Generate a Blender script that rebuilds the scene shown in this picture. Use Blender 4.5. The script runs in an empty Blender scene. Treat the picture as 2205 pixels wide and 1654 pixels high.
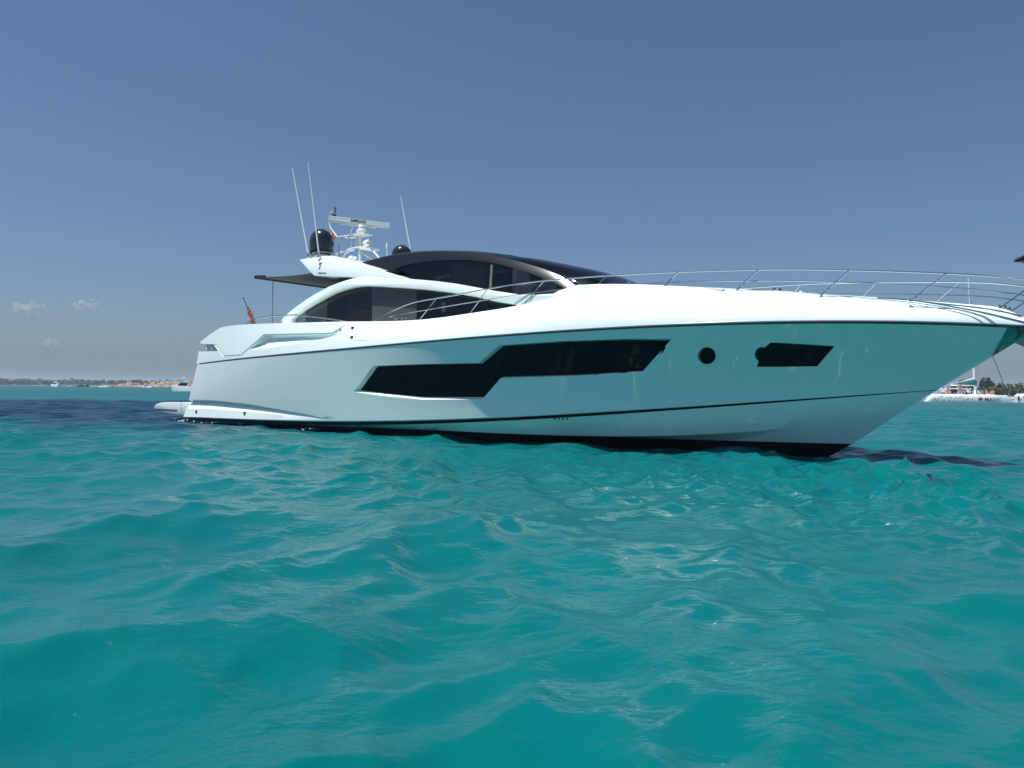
import bpy, bmesh, math, random
import numpy as np
from mathutils import Vector, Matrix

random.seed(11)
R = np.random.RandomState(7)
sc = bpy.context.scene
COL = sc.collection

# ------------------------------------------------------------------ camera
FPX, CAMH = 1580.0, 1.08                     # focal length in photo pixels, eye height over the water
PITCH = math.atan((838.6 - 827.0) / FPX)
ROLL = 0.0105
_r0 = np.array([1, 0, 0.]); _f0 = np.array([0, math.cos(PITCH), math.sin(PITCH)]); _u0 = np.array([0, -math.sin(PITCH), math.cos(PITCH)])
CR = math.cos(ROLL) * _r0 + math.sin(ROLL) * _u0
CU = -math.sin(ROLL) * _r0 + math.cos(ROLL) * _u0
CF = _f0
cam = bpy.data.cameras.new('camera'); co = bpy.data.objects.new('camera', cam); COL.objects.link(co)
cam.sensor_width = 36.0; cam.lens = FPX / 2205.0 * 36.0
cam.clip_start = 0.05; cam.clip_end = 30000
co.matrix_world = Matrix(((CR[0], CU[0], -CF[0], 0), (CR[1], CU[1], -CF[1], 0), (CR[2], CU[2], -CF[2], CAMH), (0, 0, 0, 1)))
sc.camera = co

# ------------------------------------------------------------------ sky, sun, exposure
SUN = np.array([-0.26, -0.11, 0.96]); SUN = SUN / np.linalg.norm(SUN)
EL = math.asin(SUN[2]); AZ = math.atan2(SUN[0], SUN[1])
w = bpy.data.worlds.new('World'); sc.world = w; w.use_nodes = True
nt = w.node_tree; nt.nodes.clear()
out = nt.nodes.new('ShaderNodeOutputWorld'); bg = nt.nodes.new('ShaderNodeBackground')
sky = nt.nodes.new('ShaderNodeTexSky'); sky.sky_type = 'NISHITA'; sky.sun_disc = False
sky.sun_elevation = EL; sky.sun_rotation = AZ; sky.altitude = 0; sky.air_density = 1.0; sky.dust_density = 1.7; sky.ozone_density = 6.0
bg.inputs['Strength'].default_value = 0.059
wt = nt.nodes.new('ShaderNodeMix'); wt.data_type = 'RGBA'; wt.blend_type = 'MULTIPLY'; wt.inputs['Factor'].default_value = 1.0
wt.inputs['B'].default_value = (1.09, 1.17, 1.26, 1)          # white balance of the sky
nt.links.new(sky.outputs[0], wt.inputs['A']); nt.links.new(wt.outputs['Result'], bg.inputs['Color']); nt.links.new(bg.outputs[0], out.inputs['Surface'])
sl = bpy.data.lights.new('sun', 'SUN'); sl.energy = 5.0; sl.angle = math.radians(0.53); sl.color = (1.0, 0.98, 0.925)
so = bpy.data.objects.new('sun', sl); COL.objects.link(so)
so.rotation_euler = Vector(SUN).to_track_quat('Z', 'Y').to_euler(); so.location = (0, 0, 60)
sc.view_settings.view_transform = 'Standard'; sc.view_settings.look = 'None'
sc.view_settings.exposure = 0.3; sc.view_settings.gamma = 1.0; sc.view_settings.use_curve_mapping = False
sc.render.engine = 'CYCLES'
sc.cycles.use_denoising = True
sc.cycles.max_bounces = 8; sc.cycles.transparent_max_bounces = 16; sc.cycles.sample_clamp_indirect = 80

# ------------------------------------------------------------------ node helpers
def newmat(name):
    m = bpy.data.materials.new(name); m.use_nodes = True
    return m, m.node_tree, m.node_tree.nodes['Principled BSDF']
def noise_tint(nt, b, col, scale=6.0, amt=0.06, detail=5.0):
    tc = nt.nodes.new('ShaderNodeTexCoord'); n = nt.nodes.new('ShaderNodeTexNoise'); n.inputs['Scale'].default_value = scale; n.inputs['Detail'].default_value = detail
    nt.links.new(tc.outputs['Object'], n.inputs['Vector'])
    mx = nt.nodes.new('ShaderNodeMix'); mx.data_type = 'RGBA'
    mx.inputs['A'].default_value = tuple(max(0, c * (1 - amt)) for c in col) + (1,)
    mx.inputs['B'].default_value = tuple(min(1, c * (1 + amt)) for c in col) + (1,)
    nt.links.new(n.outputs['Fac'], mx.inputs['Factor']); nt.links.new(mx.outputs['Result'], b.inputs['Base Color'])
    return n
def plain(name, col, rough=0.5, metal=0.0, coat=0.0, coat_rough=0.04, amt=0.05, scale=5.0, spec=0.5):
    m, nt, b = newmat(name)
    noise_tint(nt, b, col, scale, amt)
    b.inputs['Roughness'].default_value = rough; b.inputs['Metallic'].default_value = metal
    b.inputs['Coat Weight'].default_value = coat; b.inputs['Coat Roughness'].default_value = coat_rough
    b.inputs['Specular IOR Level'].default_value = spec
    return m
def glass(name, tint, rough=0.015):
    m, nt, b = newmat(name); nt.nodes.remove(b)
    o = nt.nodes['Material Output']
    lw = nt.nodes.new('ShaderNodeLayerWeight'); lw.inputs['Blend'].default_value = 0.5
    pw_ = nt.nodes.new('ShaderNodeMath'); pw_.operation = 'POWER'; pw_.inputs[1].default_value = 5.0
    fr = nt.nodes.new('ShaderNodeMath'); fr.operation = 'MULTIPLY_ADD'; fr.inputs[1].default_value = 0.9; fr.inputs[2].default_value = 0.04
    nt.links.new(lw.outputs['Facing'], pw_.inputs[0]); nt.links.new(pw_.outputs[0], fr.inputs[0])
    tr = nt.nodes.new('ShaderNodeBsdfTransparent'); tr.inputs['Color'].default_value = tint + (1,)
    gl = nt.nodes.new('ShaderNodeBsdfGlossy'); gl.inputs['Roughness'].default_value = rough
    mx = nt.nodes.new('ShaderNodeMixShader')
    nt.links.new(fr.outputs[0], mx.inputs[0]); nt.links.new(tr.outputs[0], mx.inputs[1]); nt.links.new(gl.outputs[0], mx.inputs[2])
    nt.links.new(mx.outputs[0], o.inputs['Surface'])
    return m

M = {}
M['gelcoat'] = plain('gelcoat', (0.79, 0.895, 0.86), 0.3, coat=1.0, coat_rough=0.045, amt=0.012, scale=2.0)
M['deck'] = plain('deck_white', (0.80, 0.80, 0.79), 0.45, coat=0.3, coat_rough=0.08, amt=0.02)
M['black_paint'] = plain('black_boot_paint', (0.004, 0.005, 0.006), 0.45, spec=0.15)
M['antifoul'] = plain('black_antifouling', (0.005, 0.006, 0.007), 0.7, amt=0.3, scale=14, spec=0.3)
M['steel'] = plain('polished_steel', (0.60, 0.61, 0.62), 0.11, metal=1.0, amt=0.03)
M['steel_dull'] = plain('brushed_steel', (0.50, 0.51, 0.52), 0.3, metal=1.0, amt=0.06)
M['rub'] = plain('grey_rubbing_strake', (0.055, 0.065, 0.07), 0.28, coat=0.3)
M['dark_glass'] = plain('black_tinted_glass', (0.003, 0.004, 0.005), 0.04, amt=0.1, spec=0.16)
M['carbon'] = plain('dark_grey_roof_paint', (0.010, 0.0115, 0.0125), 0.2, coat=0.0, spec=0.35, amt=0.08)
M['pillar'] = plain('grey_pillar_paint', (0.12, 0.125, 0.125), 0.4, coat=0.2, amt=0.06)
M['side_glass'] = glass('tinted_side_glass', (0.62, 0.64, 0.64))
M['screen_glass'] = glass('windscreen_glass', (0.16, 0.20, 0.26))
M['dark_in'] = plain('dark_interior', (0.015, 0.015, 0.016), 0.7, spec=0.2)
M['wood'] = plain('dark_wood', (0.055, 0.033, 0.022), 0.5, amt=0.35, scale=9)
M['blind'] = plain('grey_blind', (0.42, 0.42, 0.42), 0.8, amt=0.04)
M['leather'] = plain('cream_leather', (0.5, 0.46, 0.4), 0.6)
M['black_dome'] = plain('black_gloss_plastic', (0.006, 0.007, 0.010), 0.12, coat=1.0, coat_rough=0.02)
M['white_plastic'] = plain('white_plastic', (0.78, 0.79, 0.78), 0.4, amt=0.02)
M['black_plastic'] = plain('black_plastic', (0.012, 0.012, 0.013), 0.5)
M['canvas'] = plain('grey_canvas', (0.105, 0.115, 0.11), 0.9, amt=0.12, scale=12, spec=0.1)
M['red_flag'] = plain('red_flag_cloth', (0.36, 0.065, 0.07), 0.85, amt=0.12, scale=14)
M['navy_flag'] = plain('navy_cloth', (0.02, 0.03, 0.06), 0.85)
M['yellow_flag'] = plain('yellow_flag_cloth', (0.62, 0.36, 0.04), 0.85)
M['pennant'] = plain('dark_blue_grey_cloth', (0.035, 0.055, 0.075), 0.8, amt=0.35, scale=7)
M['letter'] = plain('dark_lettering', (0.02, 0.02, 0.022), 0.5)
M['grey_letter'] = plain('grey_lettering', (0.20, 0.22, 0.22), 0.5)
M['lens'] = plain('lens_grey', (0.4, 0.42, 0.42), 0.1, coat=1.0)
M['cushion'] = plain('grey_cushion', (0.45, 0.46, 0.46), 0.8)
M['rope'] = plain('grey_rope', (0.10, 0.11, 0.11), 0.8, amt=0.2, scale=40)
M['teal_canvas'] = plain('teal_canvas', (0.025, 0.17, 0.17), 0.8, amt=0.15)
M['alu'] = plain('white_boat_paint', (0.86, 0.87, 0.86), 0.5)
M['red_paint'] = plain('red_paint', (0.35, 0.03, 0.03), 0.5)
M['orange_paint'] = plain('orange_paint', (0.45, 0.16, 0.05), 0.5)
M['olive_paint'] = plain('olive_paint', (0.16, 0.15, 0.05), 0.5)

# ------------------------------------------------------------------ mesh helpers
def put(name, verts, faces, mats, parent=None, fm=None, smooth=False, angle=None):
    me = bpy.data.meshes.new(name)
    me.from_pydata([tuple(map(float, v)) for v in verts], [], [tuple(f) for f in faces])
    if not isinstance(mats, (list, tuple)): mats = [mats]
    for m in mats: me.materials.append(m)
    if fm is not None:
        me.polygons.foreach_set('material_index', fm)
    if smooth: me.polygons.foreach_set('use_smooth', [True] * len(me.polygons))
    me.update()
    if angle is not None: me.set_sharp_from_angle(angle=math.radians(angle))
    o = bpy.data.objects.new(name, me); COL.objects.link(o)
    if parent is not None: o.parent = parent
    return o
def fix_normals(o):
    bm = bmesh.new(); bm.from_mesh(o.data); bmesh.ops.recalc_face_normals(bm, faces=bm.faces); bm.to_mesh(o.data); bm.free(); o.data.update()
class MB:
    """collects shapes for ONE mesh object"""
    def __init__(s): s.v = []; s.f = []; s.m = []
    def add(s, v, f, m=0):
        b = len(s.v); s.v += [tuple(p) for p in v]; s.f += [tuple(i + b for i in q) for q in f]; s.m += [m] * len(f); return s
    def box(s, c, d, m=0, rot=None):
        c = np.array(c, float); d = np.array(d, float) / 2
        p = np.array([(x, y, z) for x in (-1, 1) for y in (-1, 1) for z in (-1, 1)], float) * d
        if rot is not None: p = p @ np.array(rot).T
        return s.add(p + c, [(0, 1, 3, 2), (4, 6, 7, 5), (0, 4, 5, 1), (2, 3, 7, 6), (0, 2, 6, 4), (1, 5, 7, 3)], m)
    def tube(s, pts, r, n=8, m=0, caps=True):
        pts = [np.array(p, float) for p in pts]; k = len(pts)
        rr = r if isinstance(r, (list, tuple)) else [r] * k
        prev = None; rings = []
        for i in range(k):
            t = pts[min(i + 1, k - 1)] - pts[max(i - 1, 0)]; t = t / (np.linalg.norm(t) + 1e-12)
            a = prev if prev is not None else (np.array([0, 0, 1.]) if abs(t[2]) < .9 else np.array([1., 0, 0]))
            a = a - t * (a @ t); a = a / np.linalg.norm(a); prev = a; b = np.cross(t, a)
            rings.append([pts[i] + rr[i] * (math.cos(2 * math.pi * j / n) * a + math.sin(2 * math.pi * j / n) * b) for j in range(n)])
        v = [p for q in rings for p in q]; f = []
        for i in range(k - 1):
            for j in range(n):
                f.append((i * n + j, i * n + (j + 1) % n, (i + 1) * n + (j + 1) % n, (i + 1) * n + j))
        if caps: f.append(tuple(reversed(range(n)))); f.append(tuple((k - 1) * n + j for j in range(n)))
        return s.add(v, f, m)
    def lathe(s, c, prof, n=24, m=0, axis=(0, 0, 1)):
        ax = Vector(axis).normalized(); q = ax.to_track_quat('Z', 'Y').to_matrix(); c = np.array(c, float)
        v = []; f = []
        for (r, z) in prof:
            for j in range(n):
                p = q @ Vector((r * math.cos(2 * math.pi * j / n), r * math.sin(2 * math.pi * j / n), z)); v.append(np.array(p) + c)
        k = len(prof)
        for i in range(k - 1):
            for j in range(n): f.append((i * n + j, i * n + (j + 1) % n, (i + 1) * n + (j + 1) % n, (i + 1) * n + j))
        f.append(tuple(reversed(range(n)))); f.append(tuple((k - 1) * n + j for j in range(n)))
        return s.add(v, f, m)
    def build(s, name, mats, parent=None, smooth=True, angle=35, bevel=0.0):
        o = put(name, s.v, s.f, mats, parent, s.m, smooth, angle)
        if bevel:
            b = o.modifiers.new('bevel', 'BEVEL'); b.width = bevel; b.segments = 2; b.limit_method = 'ANGLE'; b.angle_limit = math.radians(40); b.harden_normals = False
        return o
def tag(o, label=None, cat=None, group=None, kind=None):
    if label: o['label'] = label
    if cat: o['category'] = cat
    if group: o['group'] = group
    if kind: o['kind'] = kind
    return o
def empty(name, loc, rz, label, cat, group=None):
    o = bpy.data.objects.new(name, None); COL.objects.link(o); o.location = loc; o.rotation_euler = (0, 0, rz)
    o.empty_display_size = 0.3
    return tag(o, label, cat, group)
def copy_tree(o, parent=None):
    c = o.copy(); COL.objects.link(c)
    if parent is not None: c.parent = parent
    for ch in [x for x in bpy.data.objects if x.parent == o]: copy_tree(ch, c)
    return c
def bake(o):
    """apply an object's modifiers into its own mesh"""
    dg = bpy.context.evaluated_depsgraph_get(); dg.update()
    me = bpy.data.meshes.new_from_object(o.evaluated_get(dg)); o.modifiers.clear(); old = o.data; o.data = me; me.name = o.name
    bpy.data.meshes.remove(old)
def text_mesh(name, body, size, mat, parent, origin, xdir, zdir, extrude=0.003, shear=0.0, squeeze=1.0, spacing=1.0):
    cu = bpy.data.curves.new(name, 'FONT'); cu.body = body; cu.size = size; cu.extrude = extrude; cu.align_x = 'CENTER'; cu.align_y = 'CENTER'; cu.shear = shear; cu.space_character = spacing; cu.offset = size * 0.012
    t = bpy.data.objects.new(name, cu); COL.objects.link(t)
    dg = bpy.context.evaluated_depsgraph_get(); dg.update()
    me = bpy.data.meshes.new_from_object(t.evaluated_get(dg))
    bpy.data.objects.remove(t); bpy.data.curves.remove(cu)
    x = Vector(xdir).normalized(); z = Vector(zdir); z = (z - x * x.dot(z)).normalized(); n = x.cross(z)
    o0 = Vector(origin)
    for v in me.vertices:
        p = v.co.copy(); v.co = o0 + x * (p.x * squeeze) + z * p.y + n * p.z
    me.materials.clear(); me.materials.append(mat)
    o = bpy.data.objects.new(name, me); COL.objects.link(o); o.parent = parent
    return o

# ------------------------------------------------------------------ motor yacht: frame
TH = math.radians(-39.5)                     # heading of the yacht
LAT = 13.96                                  # distance of its centreline from the eye, square to the heading
S0 = -26.0
A = np.array([math.cos(TH), math.sin(TH), 0]); N = np.array([-math.sin(TH), math.cos(TH), 0])
ORG = A * S0 + N * LAT
yacht = empty('motor_yacht', tuple(ORG), TH, 'large white motor yacht with black hull windows and dark arched roof, lying at anchor', 'yacht')
EYE = np.array([-S0, -LAT, CAMH])            # the eye in yacht coordinates (x forward, y to port, z up)
def ray(px, py):
    d = CF + CR * (px - 1102.5) / FPX + CU * (827 - py) / FPX
    return np.array([d @ A, d @ N, d[2]])
def hit(px, py, W):
    """point where the sight line of a photo pixel meets the near side y = -W(x, z) of the yacht (W a number or function)"""
    d = ray(px, py)
    if not callable(W):
        t = (-W - EYE[1]) / d[1]; return EYE + t * d
    F = lambda t: (EYE + t * d)[1] + W(*(EYE + t * d)[[0, 2]])
    a = 6.0
    t = a
    while t < 45 and F(t) < 0: a = t; t += 0.1
    b = t
    for _ in range(40):
        m = (a + b) / 2
        if F(m) < 0: a = m
        else: b = m
    return EYE + a * d
def hits(P, W): return [hit(x, y, W) for x, y in P]

# ------------------------------------------------------------------ hull rows: plan (b) and height (z) of each line along the hull
def plan(bm, bs, xs, p, xm=11.0):
    def b(x, z=0):
        if x >= xs: return 0.0
        if x > xm: return bm * (1 - ((x - xm) / (xs - xm)) ** p)
        return bm - (bm - bs) * ((xm - x) / (xm - 3.0)) ** 2 if x > -1 else bm - (bm - bs) * 1.5
    return b
PX = dict(
 sheer=[(419,785),(452,780.5),(528.6,772),(630,760.6),(732,752),(860,741.6),(908,737),(1075,722),(1243,710.5),(1400,701.5),(1478,699),(1619,695.5),(1765,692.5),(1948,693.5),(2130,699),(2205,703)],
 top1=[(399,897),(503,901),(681,904.5),(860,906),(1075,896),(1243,888.5),(1480,877),(1619,865),(1838,849.5),(2021,838.5)],
 str1=[(399,899),(503,903),(681,906.7),(860,908.7),(1075,898),(1243,890.7),(1480,878.7),(1619,866),(1838,850),(2021,839)],
 str2=[(399,906),(503,909.4),(681,914.2),(860,915.4),(1075,905.6),(1243,897),(1480,883.8),(1619,870.4),(1838,852.8),(2021,840.6)],
 chine=[(399,908),(503,911),(681,916),(860,922),(1075,931),(1243,936.5),(1400,942),(1469,942.5),(1656,923),(1802,903),(1948,883)],
 af=[(399,909.5),(503,912),(681,917),(782,920.6),(860,924),(1075,932.3),(1243,938),(1480,946.8),(1656,950.6),(1836,956)],
)
STEM = dict(sheer=(2240,704.5), top1=(2020,838.8), str1=(2019,840), str2=(2017.5,841), chine=(1948,883), af=(1836,956))
SPEC = dict(sheer=(2.75,2.40,3.0), top1=(2.59,2.45,2.0), str1=(2.565,2.42,2.0), str2=(2.555,2.41,2.0), chine=(2.42,2.36,1.75), af=(2.30,2.28,1.7))
ROW = {}
for k in PX:
    xs = hit(*STEM[k], 0.0)
    bm_, bs_, p_ = SPEC[k]
    b = plan(bm_, bs_, xs[0], p_)
    P = np.array(hits(PX[k], b)); 
    X = np.concatenate([P[:, 0], [xs[0]] * 3]); Zs = np.concatenate([P[:, 2], [xs[2]] * 3])
    deg = 5 if k in ('sheer', 'chine') else 4
    cf = np.polyfit(X - 12, Zs, deg)
    ROW[k] = dict(b=b, xs=xs[0], z=(lambda x, cf=cf: float(np.polyval(cf, x - 12))), x0=P[0][0], zs=xs[2])
for k in ROW: print('ROW', k, round(ROW[k]['xs'], 2), round(ROW[k]['x0'], 2), [round(ROW[k]['z'](x), 2) for x in (3, 7, 11, 15, 19, 22)])
XT = dict(sheer=3.42, top1=2.75, str1=2.75, str2=2.75, chine=2.76, af=2.78)
NS = 120
us = np.linspace(0, 1, NS) ** 1.0
us = np.unique(np.concatenate([us, np.linspace(0, 0.02, 9), np.linspace(0.9, 1, 30)]))
def rowpts(k):
    r = ROW[k]; out = []
    for u in us:
        x = XT[k] + u * (r['xs'] - XT[k])
        b = r['b'](x) if u < 1 else 0.0
        d = x - XT[k]
        if d < 0.35: b -= 0.30 * (1 - math.sqrt(max(0, 1 - (1 - d / 0.35) ** 2)))
        out.append((x, b, r['z'](x)))
    return np.array(out)
rp = {k: rowpts(k) for k in ROW}
# quarter step near the stern: the topsides overhang a lower panel
stepA_px = [(386,861),(452,861.5),(528,868.5),(600,880.5),(650,889.5),(696,897)]
PA = np.array(hits(stepA_px, lambda x, z: 2.47))
xA1 = PA[-1, 0]
XG = np.linspace(2, 26, 600)
def bulge(x, v):
    k = np.clip((x - 9) / 10, 0, 1); k = k * k * (3 - 2 * k)
    return 4 * v * (1 - v) * (0.008 * (1 - k) - 0.10 * k * np.clip((25 - x) / 3.0, 0, 1))
def step_rows():
    t1, sh = rp['top1'], rp['sheer']
    zt = np.interp(XG, t1[:, 0], t1[:, 2]); zs = np.interp(XG, sh[:, 0], sh[:, 2])
    v = np.interp(XG, PA[:, 0], PA[:, 2], right=-9)
    v = np.where(XG < xA1, (v - zt) / (zs - zt), 0.02); v = np.maximum(v, 0.02)
    d = 0.115 * np.clip((xA1 + .2 - XG) / 4.0, 0, 1) ** 1.0
    ker = np.hanning(41); ker /= ker.sum(); pad = lambda q: np.convolve(np.pad(q, 20, 'edge'), ker, 'valid')
    v, d = pad(v), pad(d)
    A_, B_ = [], []
    for i in range(len(us)):
        x = t1[i, 0]; vv = float(np.interp(x, XG, v)); dd = float(np.interp(x, XG, d)) if us[i] < 1 else 0
        q = t1[i] * (1 - vv) + sh[i] * vv
        if us[i] < 1: q[1] = max(0.0, q[1] + float(bulge(x, vv)) + dd * 0.15)
        A_.append(q.copy())
        vb = vv - 0.30 * dd - 0.004
        r = t1[i] * (1 - vb) + sh[i] * vb; r[1] = max(0, q[1] - 1.2 * dd - .0005) if us[i] < 1 else 0.0
        B_.append(r)
    return np.array(A_), np.array(B_)
stA, stB = step_rows()
for k_ in ('top1', 'str1', 'str2', 'chine', 'af'):
    g_ = np.clip((xA1 + .2 - rp[k_][:, 0]) / 4.0, 0, 1); g_ = g_ * g_ * (3 - 2 * g_)
    rp[k_][:, 1] += 0.10 * g_
md = rp['top1'] * .45 + stB * .55; md[:, 1] = np.maximum(md[:, 1], rp['top1'][:, 1] * .8 + stB[:, 1] * .2); md[-1, 1] = 0
keel = np.array([(2.9 + u * (ROW['af']['xs'] - 1.3 - 2.9), 0.0, -0.75 + 0.0 * u) for u in us])
low = rp['af'].copy(); low[:, 2] -= 0.45; low[:, 0] = 2.85 + us * (ROW['af']['xs'] - 0.72 - 2.85); low[:, 1] *= 0.88
ROWS = [low, rp['af'], rp['chine'], rp['str2'], rp['str1'], rp['top1'], md, stB, stA]
vs_ = [0.06, 0.16, 0.3, 0.45, 0.6, 0.75, 0.88, 0.97]
for v in vs_:
    q = stA * (1 - v) + rp['sheer'] * v
    q[:, 1] += bulge(q[:, 0], v) * (1 - v * .3)
    q[:, 1] = np.maximum(q[:, 1], 0); q[-1, 1] = 0
    ROWS.append(q)
ROWS.append(rp['sheer'])
ROWM = [1, 2, 0, 1, 0, 0, 0] + [0] * 20   # material of band j (between row j and j+1): 0 white 1 boot stripe 2 ...
band_mat = [2, 0, 0, 1, 0, 0, 0] + [0] * 20
# band 0 low-af: antifouling ; 1 af-chine white ; 2 chine-str2 white ; 3 str2-str1 black
def side_w(rows):
    G = np.array(rows)                        # rows x stations x 3
    def W(x, z):
        zz, bb = [], []
        for r in G:
            if x > r[-1, 0] + 1e-6: continue
            zz.append(np.interp(x, r[:, 0], r[:, 2])); bb.append(np.interp(x, r[:, 0], r[:, 1]))
        if not zz: return 0.0
        if len(zz) > 1 and z <= zz[0]: return bb[0]
        zz = np.maximum.accumulate(zz)
        return float(np.interp(z, zz, bb))
    return W
HW = side_w(ROWS)
def build_shell(rows, name, mats, bmats, close_top=True, parent=yacht, bottom=None):
    nr, ns = len(rows), len(rows[0]); v = []; f = []; fm = []
    def idx(j, i, s): return (s * nr + j) * ns + i
    for s in (-1, 1):
        for r in rows:
            for p in r: v.append((p[0], s * p[1], p[2]))
    for s in (0, 1):
        for j in range(nr - 1):
            for i in range(ns - 1):
                q = (idx(j, i, s), idx(j, i + 1, s), idx(j + 1, i + 1, s), idx(j + 1, i, s))
                f.append(q if s == 0 else q[::-1]); fm.append(bmats[j])
    for i in range(ns - 1):
        f.append((idx(nr - 1, i, 0), idx(nr - 1, i + 1, 0), idx(nr - 1, i + 1, 1), idx(nr - 1, i, 1))); fm.append(0)
        f.append((idx(0, i, 1), idx(0, i + 1, 1), idx(0, i + 1, 0), idx(0, i, 0))); fm.append(bmats[0])
    for j in range(nr - 1):
        f.append((idx(j, 0, 1), idx(j, 0, 0), idx(j + 1, 0, 0), idx(j + 1, 0, 1))[::-1]); fm.append(bmats[j])
    if abs(rows[-1][-1][1]) > 0.002:
        for j in range(nr - 1):
            f.append((idx(j, ns - 1, 0), idx(j, ns - 1, 1), idx(j + 1, ns - 1, 1), idx(j + 1, ns - 1, 0))[::-1]); fm.append(bmats[j])
    o = put(name, v, f, mats, parent, fm)
    bm = bmesh.new(); bm.from_mesh(o.data)
    bmesh.ops.remove_doubles(bm, verts=bm.verts, dist=0.0006)
    bmesh.ops.dissolve_degenerate(bm, edges=bm.edges, dist=0.0003)
    bmesh.ops.recalc_face_normals(bm, faces=bm.faces)
    if bm.calc_volume(signed=True) < 0: bmesh.ops.reverse_faces(bm, faces=bm.faces)
    bm.to_mesh(o.data); bm.free()
    return o
hull = build_shell(ROWS, 'hull', [M['gelcoat'], M['black_paint'], M['antifoul']], band_mat)

# -------- openings: a frustum cutter per window, both sides of the boat
def frustum(outer, inner, W, depth, side=-1):
    """outer, inner: matching pixel polygons; cut from outside the hull to `depth` inside its skin"""
    po = hits(outer, W); pi = hits(inner, W)
    v = []
    n = len(po)
    for a, b in zip(po, pi):
        d = (a - b)
        v.append((a[0] + d[0] * 2.0, side * (W(a[0], a[2]) + depth * 2.0), a[2] + d[2] * 2.0))
    for b in pi: v.append((b[0], side * (W(b[0], b[2]) - depth), b[2]))
    f = [tuple(range(n)), tuple(reversed(range(n, 2 * n)))]
    for i in range(n): f.append((i, n + i, n + (i + 1) % n, (i + 1) % n))
    bm = bmesh.new(); bv = [bm.verts.new(p) for p in v]
    for q in f: bm.faces.new([bv[i] for i in q])
    bmesh.ops.triangulate(bm, faces=[fa for fa in bm.faces if len(fa.verts) > 4])
    bmesh.ops.recalc_face_normals(bm, faces=bm.faces)
    me = bpy.data.meshes.new('cutter'); bm.to_mesh(me); bm.free()
    o = bpy.data.objects.new('cutter', me); COL.objects.link(o); o.parent = yacht
    return o
def cut(target, cutters):
    for c in cutters:
        m = target.modifiers.new('cut', 'BOOLEAN'); m.operation = "DIFFERENCE"; m.object = c; m.solver = "EXACT"; m.use_self = True
    bake(target)
    for c in cutters: bpy.data.objects.remove(c)
def dense(P, k=6):
    out = []
    for i in range(len(P)):
        a, b = np.array(P[i], float), np.array(P[(i + 1) % len(P)], float)
        for j in range(k): out.append(tuple(a + (b - a) * j / k))
    return out
def panel(name, poly, W, inset, mat, parent=yacht, side=-1, thick=0.012, both=True):
    """a skin panel following the hull, its outline given on the near side, `inset` metres inside (or outside, negative) the skin"""
    objs = []
    po = hits(poly, W); n = len(po)
    for s in ((-1, 1) if both else (-1,)):
        bm = bmesh.new()
        vs = [bm.verts.new((p[0], s * (W(p[0], p[2]) - inset), p[2])) for p in po]
        fa = bm.faces.new(vs if s < 0 else vs[::-1])
        r = bmesh.ops.triangulate(bm, faces=[fa])
        e = bmesh.ops.extrude_face_region(bm, geom=list(bm.faces))
        for g in e['geom']:
            if isinstance(g, bmesh.types.BMVert): g.co.y -= s * thick
        bmesh.ops.recalc_face_normals(bm, faces=bm.faces)
        me = bpy.data.meshes.new(name); bm.to_mesh(me); bm.free(); me.materials.append(mat)
        o = bpy.data.objects.new(name, me); COL.objects.link(o); o.parent = parent; objs.append(o)
    return objs
WIN_O = [(761,843.8),(803.8,788),(908,784),(1030,782),(1075.6,743.8),(1210,734.7),(1344,730),(1446,730.3),(1384,799.8),(1243,809),(1079,814),(1038.7,861),(908,861),(824,852.8)]
WIN_I = [(773,838),(806,789.5),(908,785.5),(1031,783.5),(1077,745.5),(1210,736.5),(1344,732.2),(1439.6,734.0),(1382.6,796.5),(1243,805),(1077,809.5),(1036,852.5),(908,852),(824,845)]
BOW_O = [(1659,737.4),(1720,740.5),(1797,745.6),(1760,789),(1690,790),(1628.5,790.2),(1633,779),(1626.5,771),(1624.5,762),(1628,753),(1636,748),(1646,748)]
def circ(cx, cy, r, n=24, asp=0.96): return [(cx + r * math.cos(2 * math.pi * i / n), cy + r * asp * math.sin(2 * math.pi * i / n)) for i in range(n)]
def shrink(P, k):
    c = np.mean(np.array(P), axis=0); return [tuple(c + (np.array(p) - c) * k) for p in P]
PORT = circ(1522.3, 766, 17.5)
cuts = []
for s in (-1, 1):
    cuts += [frustum(dense(WIN_O, 5), dense(WIN_I, 5), HW, 0.17, s), frustum(BOW_O, shrink(BOW_O, 0.985), HW, 0.04, s), frustum(PORT, shrink(PORT, 0.95), HW, 0.03, s)]
cut(hull, cuts)
hull.data.polygons.foreach_set('use_smooth', [True] * len(hull.data.polygons)); hull.data.set_sharp_from_angle(angle=math.radians(22))
def grid_panel(name, poly, W, inset, mat, side, cols=90, rows_=6, thick=0.006):
    P = np.array([(p[0], p[2]) for p in hits(dense(poly, 8), W)]); x0, x1 = P[:, 0].min() + .004, P[:, 0].max() - .004; v = []; f = []
    n = len(P)
    for k in (0, 1):
        for i in range(cols):
            x = x0 + (x1 - x0) * i / (cols - 1); zz = []
            for q in range(n):
                a, b = P[q], P[(q + 1) % n]
                if (a[0] - x) * (b[0] - x) <= 0 and abs(a[0] - b[0]) > 1e-9: zz.append(a[1] + (b[1] - a[1]) * (x - a[0]) / (b[0] - a[0]))
            for r in range(rows_):
                z = min(zz) + (max(zz) - min(zz)) * r / (rows_ - 1); v.append((x, side * (W(x, z) - inset - k * thick), z))
    m = cols * rows_
    for i in range(cols - 1):
        for r in range(rows_ - 1):
            a = i * rows_ + r; f.append((a, a + rows_, a + rows_ + 1, a + 1)); f.append((m + a, m + a + 1, m + a + rows_ + 1, m + a + rows_))
    o = put(name, v, f, mat, yacht, None, True, 30); fix_normals(o); return o
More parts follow.
